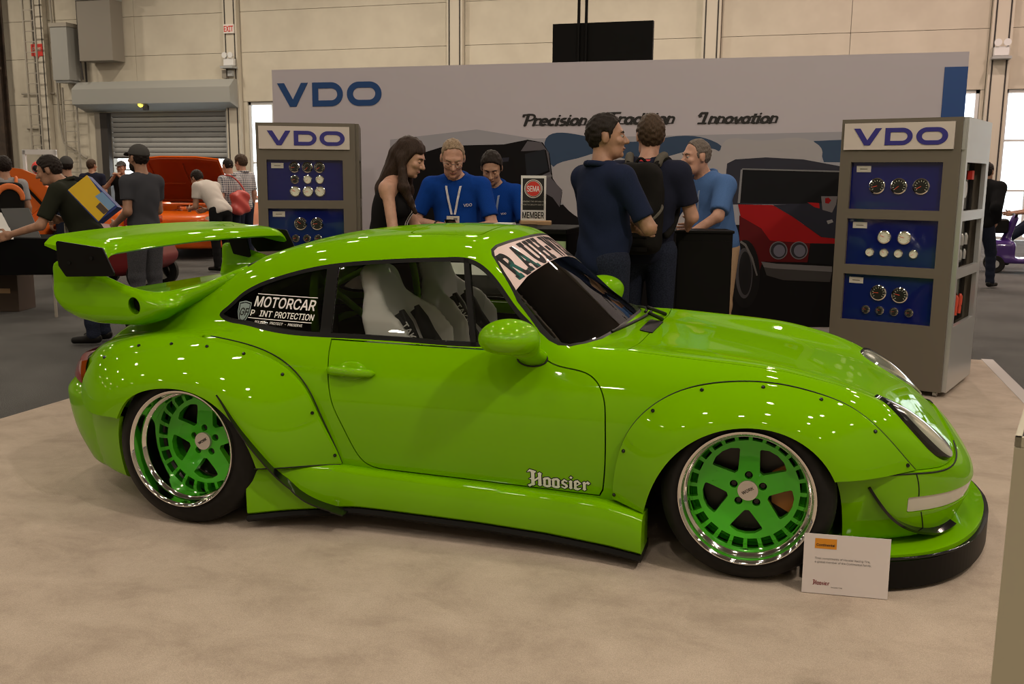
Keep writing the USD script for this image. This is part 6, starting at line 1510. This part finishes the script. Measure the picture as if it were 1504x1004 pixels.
def coupe(label, loc, rz, bay):
    t = thing('classic_coupe', label, 'car', loc, rz)
    f = f_coupe(bay); b = nets(f, (-2.4, -1.0, .1), (2.4, 1.0, 1.4), .035)
    obj('body', b, 'orange_paint', t, True)
    gf = lambda x, y, z: f(x, y, z)-.006
    sk = man(nets(gf, (-1.7, -.95, .8), (.9, .95, 1.35), .035))
    for s in (-1, 1):
        wnd = xz(Polygon([(-1.25, .95), (-.95, 1.19), (.15, 1.19), (.45, .95)]), -1.2, -.2)
        q = sk ^ wnd; obj('side_window', q if s < 0 else mir(q), 'black_gloss', t, True)
    fr_ = sk ^ Manifold.cube((.62, 1.06, .27), True).rotate((0, 0, 0)).translate((.50, 0, 1.06))
    obj('windscreen', fr_, 'black_gloss', t, True)
    for x in (-1.35, 1.38):
        for s in (-1, 1):
            w = obj('wheel', place(lathe([(.18, -.10), (.30, -.11), (.335, -.08), (.335, .08), (.30, .11), (.18, .10)], 28), (x, s*.74, .335), rx=np.pi/2), 'rubber', t, 40)
            obj('rim', place(lathe([(0, -.06), (.20, -.09), (.22, -.105), (.22, .105), (.20, .09), (0, .06)], 20), (x, s*.74, .335), rx=np.pi/2), 'chrome', w, 40)
    for s in (-1, 1):
        h = obj('headlamp', place(lathe([(0, 0), (.085, 0), (.085, .05), (0, .06)], 20), (2.16, s*.62, .66), ry=np.pi/2), 'chrome', t, 40)
        obj('tail_lamp', bx(-2.17, s*.55, .72, .06, .34, .11), 'tail_red', t, False)
    obj('grille', bx(2.17, 0, .60, .08, .80, .16), 'black_trim', t, False)
    obj('front_bumper', bx(2.24, 0, .42, .10, 1.62, .10, bev=.03), 'orange_paint', t, 30); obj('rear_bumper', bx(-2.24, 0, .46, .10, 1.62, .12, bev=.03), 'orange_paint', t, 30)
    return t
# the one whose open bonnet faces the camera
pB = at(306, 330, D=18.6)
cb = coupe('orange classic car with its bonnet raised, seen from the front before the roller door', (pB[0], pB[1], -.012), -71, True)
hd_ = [(0, -.70), (0, .70), (1.22, .68), (1.28, .3), (1.28, -.3), (1.22, -.68)]
def tip(m_): return place(m_, (.74, 0, .93), ry=-.66)
bn_ = obj('bonnet', tip(prism(Polygon(hd_), .02, .03)), 'orange_paint', cb, False)
rib = prism(Polygon(hd_).buffer(-.02).difference(unary_union([sbox(.10, .06, .50, .52), sbox(.10, -.52, .50, -.06), sbox(.60, .08, 1.12, .50), sbox(.60, -.50, 1.12, -.08)]).buffer(.04)), .03, 0)
obj('bonnet_frame', tip(rib), 'orange_dark', bn_, False); obj('bonnet_inner', tip(prism(Polygon(hd_).buffer(-.03), .006, .024)), 'orange_dark', bn_, False)
for s in (-1, 1): obj('hinge', tube([(.95, s*.62, .86), (1.35, s*.62, 1.38)], .015, 6), 'black_trim', cb)
eg = obj('engine', bx(1.28, 0, .62, .66, .52, .26, bev=.03), 'inner_black', cb, 30)
for s in (-1, 1): obj('valve_cover', bx(1.28, s*.19, .78, .56, .14, .08, bev=.03), 'orange_dark', eg, 30)
obj('air_filter', place(lathe([(0, 0), (.19, 0), (.19, .08), (.05, .10), (0, .10)], 24), (1.28, 0, .80)), 'chrome', eg, 40)
# the one beside the man with the yellow bag
pA = at(10, 330, D=15.2)
ca = coupe('orange classic car with a black emblem on its flank behind the yellow bag', (pA[0], pA[1], -.012), camx+180, False)
ra_ = math.radians(camx+180); Ri = np.array([[math.cos(ra_), math.sin(ra_), 0], [-math.sin(ra_), math.cos(ra_), 0], [0, 0, 1]])
to_a = lambda P: (np.atleast_2d(P)-np.array([pA[0], pA[1], -.012]))@Ri.T
def raised(pxs, D, th):
    """A raised flat panel of the orange car: its corners as seen, given the car's near flank distance and a real thickness."""
    P = to_a([at(u, v, D=d) for (u, v), d in zip(pxs, D)])
    q = Polygon(P[:, [0, 2]]); t_ = prism(q, th); t_.apply_transform(RX90); t_.apply_translation((0, P[:, 1].mean()+th, 0)); return t_, P
t, P_ = raised([(11, 245), (36, 248), (58, 258), (78, 284), (66, 300), (44, 316), (38, 296), (24, 264)], [14.15]*8, .05)
rp = obj('raised_door', t, 'orange_paint', ca, 30)
t2, _ = raised([(38, 270), (62, 298), (60, 302), (37, 275)], [14.09]*4, .012); obj('panel_seam', t2, 'black_trim', rp, False)
em = unary_union([LineString(arc(0, 0, .16, .13, 60, 330)).buffer(.028), LineString([(.16, -.09), (.02, -.03)]).buffer(.028), LineString(arc(.05, -.20, .12, .08, 120, -60)).buffer(.026)])
em3 = affinity.scale(em, 1, 1)
t3 = prism(em3, .01); t3.apply_transform(trimesh.transformations.rotation_matrix(np.pi, (0, 0, 1))@RX90); obj('emblem', place(t3, (-1.66, .905, .86)), 'black_trim', ca, False)
# small red car body under the orange one's tail
pr = at(178, 345, D=12.2)
rd = thing('red_pedal_car', 'small dark red toy car with chrome wheels beside the man in the grey tee', 'toy car', (pr[0], pr[1], -.012), camx)
obj('body', nets(lambda x, y, z: smax(smax(np.abs(x)-.62+.25*np.clip(z-.45, 0, 1)*2, np.abs(y)-.34, .1), np.abs(z-.58+.10*np.cos(x*3.0))-.30, .14), (-1.1, -.5, .1), (1.1, .5, 1.0), .03), 'red_paint', rd, True)
for x in (-.38, .38):
    for s in (-1, 1):
        w = obj('wheel', place(lathe([(.10, -.04), (.20, -.04), (.20, .04), (.10, .04)], 24), (x, s*.33, .20), rx=np.pi/2), 'rubber', rd, 40); obj('hub_cap', place(lathe([(0, -.045), (.11, -.045), (.11, .045), (0, .045)], 20), (x, s*.33, .20), rx=np.pi/2), 'chrome', w, 40)

# black draped table with a leaning grey board and prints
g1 = at(42, 462, z=-.012); tz = .80
tb = thing('display_table', 'black draped table at the left picture edge', 'table', (g1[0]-.55, g1[1]+.05, -.012), camx-2)
obj('table_top', bx(0, 0, tz-.02, 1.9, .75, .03), 'table_cloth', tb, False)
cl = Polygon([(-.955, .40), (.955, .44), (.955, tz), (-.955, tz)])
obj('cloth_front', facing(prism(cl, .012), (0, -.372, 0)), 'table_cloth', tb, False); obj('cloth_side', bx(.95, 0, tz-.22, .012, .75, .44), 'table_cloth', tb, False); obj('cloth_side', bx(-.95, 0, tz-.22, .012, .75, .44), 'table_cloth', tb, False)
for x in (-.88, .88):
    for y in (-.32, .32): obj('leg', tube([(x, y, 0), (x, y, tz-.03)], .016, 8), 'pipe_grey', tb)
bxx = thing('cardboard_box', 'dark cardboard box on the floor under the black table', 'box', tuple((g1+np.array([-.55, .25, 0]))), camx)
obj('carton', bx(0, 0, .20, .50, .36, .40, bev=.004), 'cardboard', bxx, 30); obj('tape', bx(0, -.182, .22, .34, .003, .05), 'wood_tan', bxx, False); obj('flap', bx(0, 0, .403, .50, .30, .004), 'cardboard', bxx, False)
def quad_board(name, label, cat, pxs, D, th, mt):
    c = [at(u, v, D=d) for (u, v), d in zip(pxs, D)]; n_ = uni(np.cross(c[1]-c[0], c[3]-c[0])); n_ = n_ if n_@fwd > 0 else -n_
    V = np.array(c+[q+n_*th for q in c]); t = trimesh.Trimesh(V, [(0, 1, 2), (0, 2, 3), (4, 6, 5), (4, 7, 6)]+[f for i in range(4) for f in ((i, i+4, (i+1) % 4), ((i+1) % 4, i+4, (i+1) % 4+4))], process=False)
    t.fix_normals(); o = obj(name, t, mt, None, False); say(o, label, cat); return o
DT = (g1-np.array(CAM))@fwd
quad_board('leaning_board', 'dark grey board leaning on the black table', 'board', [(1, 306), (42, 305), (60, 349), (20, 351)], [DT+.08, DT+.08, DT-.10, DT-.10], .02, 'board_grey')
for k, (px, mt, lb_) in enumerate((([(-12, 313), (2, 312), (20, 348), (-2, 350)], 'paper_white', 'white print propped at the far left end of the black table'), ([(-14, 330), (14, 334), (20, 351), (-10, 352)], 'paper_white', 'open picture book lying on the left end of the black table'))):
    quad_board('print_sheet', lb_, 'print', px, [DT-.14-.20*k]*2+[DT-.24-.14*k]*2, .006, mt)

# yellow and blue paper bag under the man's arm
DB = 7.72
yc_ = [at(u, v, D=DB) for u, v in ((100, 279), (128, 257), (164, 304), (145, 325))]
n_ = uni(np.cross(yc_[1]-yc_[0], yc_[3]-yc_[0])); n_ = n_ if n_@fwd > 0 else -n_
yb_ = thing('paper_bag', 'yellow and blue paper bag held under the arm of the man in olive', 'bag', tuple(yc_[0]))
def slab_of(c, th, o=0.0):
    V = np.array([q+n_*o for q in c]+[q+n_*(o+th) for q in c]); t = trimesh.Trimesh(V, [(0, 1, 2), (0, 2, 3), (4, 6, 5), (4, 7, 6)]+[f for i in range(4) for f in ((i, i+4, (i+1) % 4), ((i+1) % 4, i+4, (i+1) % 4+4))], process=False); t.fix_normals(); t.apply_translation(-yc_[0]); return t
obj('front_face', slab_of(yc_, .004, -.004), 'bag_yellow', yb_, False)
lrp = lambda a, b: yc_[0]+(yc_[1]-yc_[0])*a+(yc_[3]-yc_[0])*b
obj('gusset', slab_of([lrp(-.04, .0), lrp(.985, .0), lrp(.985, 1.0), lrp(-.06, 1.0)], .10, .001), 'bag_blue', yb_, False)
obj('picture', slab_of([lrp(.62, .50), lrp(.97, .52), lrp(.97, .95), lrp(.62, .95)], .001, -.0055), 'print_blue', yb_, False); obj('dark_picture', slab_of([lrp(.34, .70), lrp(.60, .68), lrp(.60, .95), lrp(.36, .95)], .001, -.0055), 'cardboard', yb_, False)
# orange backpack, red bag
b_ = thing('orange_backpack', 'orange and black backpack on the person in grey at the left edge', 'backpack', tuple(ob['M'](np.array([0, 0, 0]))), ob['rz'])
S = lambda q: place(tm(q), s=ob['sc'])
obj('bag', S(nets_s(lambda P: smax(smax(smax(np.abs(P[:, 0])-.165, np.abs(P[:, 1]+.22)-.085, .06), P[:, 2]-1.42, .08), 1.00-P[:, 2], .06), (-.25, -.40, .9), (.25, -.06, 1.5), .016)), 'pack_black', b_, True)
obj('arch_panel', S(nets_s(lambda P: smax(smax(np.sqrt(P[:, 0]**2+(P[:, 2]-1.24)**2)-.170, .115-np.sqrt(P[:, 0]**2+(P[:, 2]-1.22)**2), .02), smax(np.abs(P[:, 1]+.31)-.022, 1.20-P[:, 2], .02), .02), (-.25, -.38, 1.1), (.25, -.22, 1.5), .012)), 'pack_orange', b_, True)
for s in (-1, 1): obj('shoulder_strap', S(tube(spline([(s*.10, -.14, 1.40), (s*.115, -.05, 1.475), (s*.13, .07, 1.44), (s*.16, .13, 1.28), (s*.16, -.10, 1.04)], 24), .02, 8)), 'pack_orange', b_, True)
r_ = thing('red_bag', 'see-through red bag hanging on the back of the plaid shirted man', 'bag', tuple(pb['M'](np.array([0, 0, 0]))), pb['rz'])
S = lambda q: place(tm(q), s=pb['sc'])
obj('bag', S(nets_s(lambda P: smax(smax(np.abs(P[:, 0]+.03)-.19, np.abs(P[:, 1]+.23)-.07, .08), np.abs(P[:, 2]-1.02)-.20, .10)+.01*np.sin(P[:, 2]*30+P[:, 0]*20), (-.32, -.42, .74), (.26, -.08, 1.3), .02)), 'bag_red', r_, True)
obj('strap', S(tube(spline([(.10, -.25, 1.15), (.02, -.17, 1.35), (-.10, -.08, 1.46), (-.14, .06, 1.42)], 20), .014, 6)), 'bag_red', r_, True)

# purple scooter
sp = at(1488, 402, z=-.012)
sc2 = thing('mobility_scooter', 'purple mobility scooter at the right picture edge', 'scooter', (sp[0]+.35, sp[1]+.2, -.012), 175)
fs = lambda P: smin(smax(smax(np.abs(P[:, 0]-.52)-.20, np.abs(P[:, 1])-.24, .1), np.abs(P[:, 2]-.36)-.16, .1), smin(smax(smax(np.abs(P[:, 0]+.02)-.52, np.abs(P[:, 1])-.24, .05), np.abs(P[:, 2]-.20)-.04, .04), rc(P, (.50, 0, .4), (.36, 0, .86), .07, .055), .08), .06)
obj('body', nets_s(fs, (-.7, -.4, .1), (.9, .4, 1.0), .02), 'scooter_purple', sc2, True)
obj('rear_cover', nets_s(lambda P: smax(smax(np.abs(P[:, 0]+.45)-.24, np.abs(P[:, 1])-.26, .08), np.abs(P[:, 2]-.36)-.14, .08), (-.85, -.4, .1), (-.1, .4, .7), .02), 'scooter_purple', sc2, True)
obj('seat', nets_s(lambda P: smin(smax(smax(np.abs(P[:, 0]+.40)-.24, np.abs(P[:, 1])-.23, .06), np.abs(P[:, 2]-.68)-.05, .05), smax(smax(np.abs(P[:, 0]+.62)-.05, np.abs(P[:, 1])-.22, .05), np.abs(P[:, 2]-.92)-.24, .06), .04), (-.8, -.35, .55), (0, .35, 1.3), .02), 'pack_black', sc2, True)
obj('seat_post', tube([(-.42, 0, .45), (-.42, 0, .66)], .04, 10), 'black_trim', sc2)
obj('handlebar', tube([(.36, -.26, .92), (.35, 0, .88), (.36, .26, .92)], .02, 8), 'black_trim', sc2, True); obj('basket', bx(.56, 0, .74, .22, .36, .22, bev=.02), 'black_trim', sc2, 30)
for x, y in ((.60, -.20), (.60, .20), (-.48, -.26), (-.48, .26)):
    w = obj('wheel', place(lathe([(.05, -.04), (.13, -.045), (.145, -.03), (.145, .03), (.13, .045), (.05, .04)], 24), (x, y, .145), rx=np.pi/2), 'rubber', sc2, 40); obj('hub', place(lathe([(0, -.046), (.06, -.046), (.06, .046), (0, .046)], 14), (x, y, .145), rx=np.pi/2), 'aluminium', w, 40)
# white booth frame and helmets far left
wf = at(60, 250, D=20.0)
f_ = thing('white_stand', 'white framed booth stand far behind the raised orange panel', 'stand', (wf[0], wf[1], -.012), camx)
for x in (-.32, .32): obj('post', bx(x, 0, .95, .06, .06, 1.9), 'frame_white', f_, False)
obj('header', bx(0, 0, 1.87, .70, .06, .10), 'frame_white', f_, False); obj('shelf', bx(0, 0, 1.40, .62, .30, .03), 'frame_white', f_, False); obj('back_board', bx(0, .12, .72, .62, .03, 1.36), 'frame_grey', f_, False)
hm = thing('helmet', 'red helmet on the shelf of the white stand', 'helmet', (wf[0]-.05, wf[1], 1.403), camx-90)
obj('helmet_shell', nets(lambda x, y, z: smax(np.sqrt(x*x+y*y*1.2+(z-.13)**2)-.145, -z, .02), (-.2, -.2, -.02), (.2, .2, .32), .014), 'sign_red', hm, True); obj('visor', place(trimesh.creation.icosphere(2, .1), (.06, 0, .12)), 'black_gloss', hm, True)
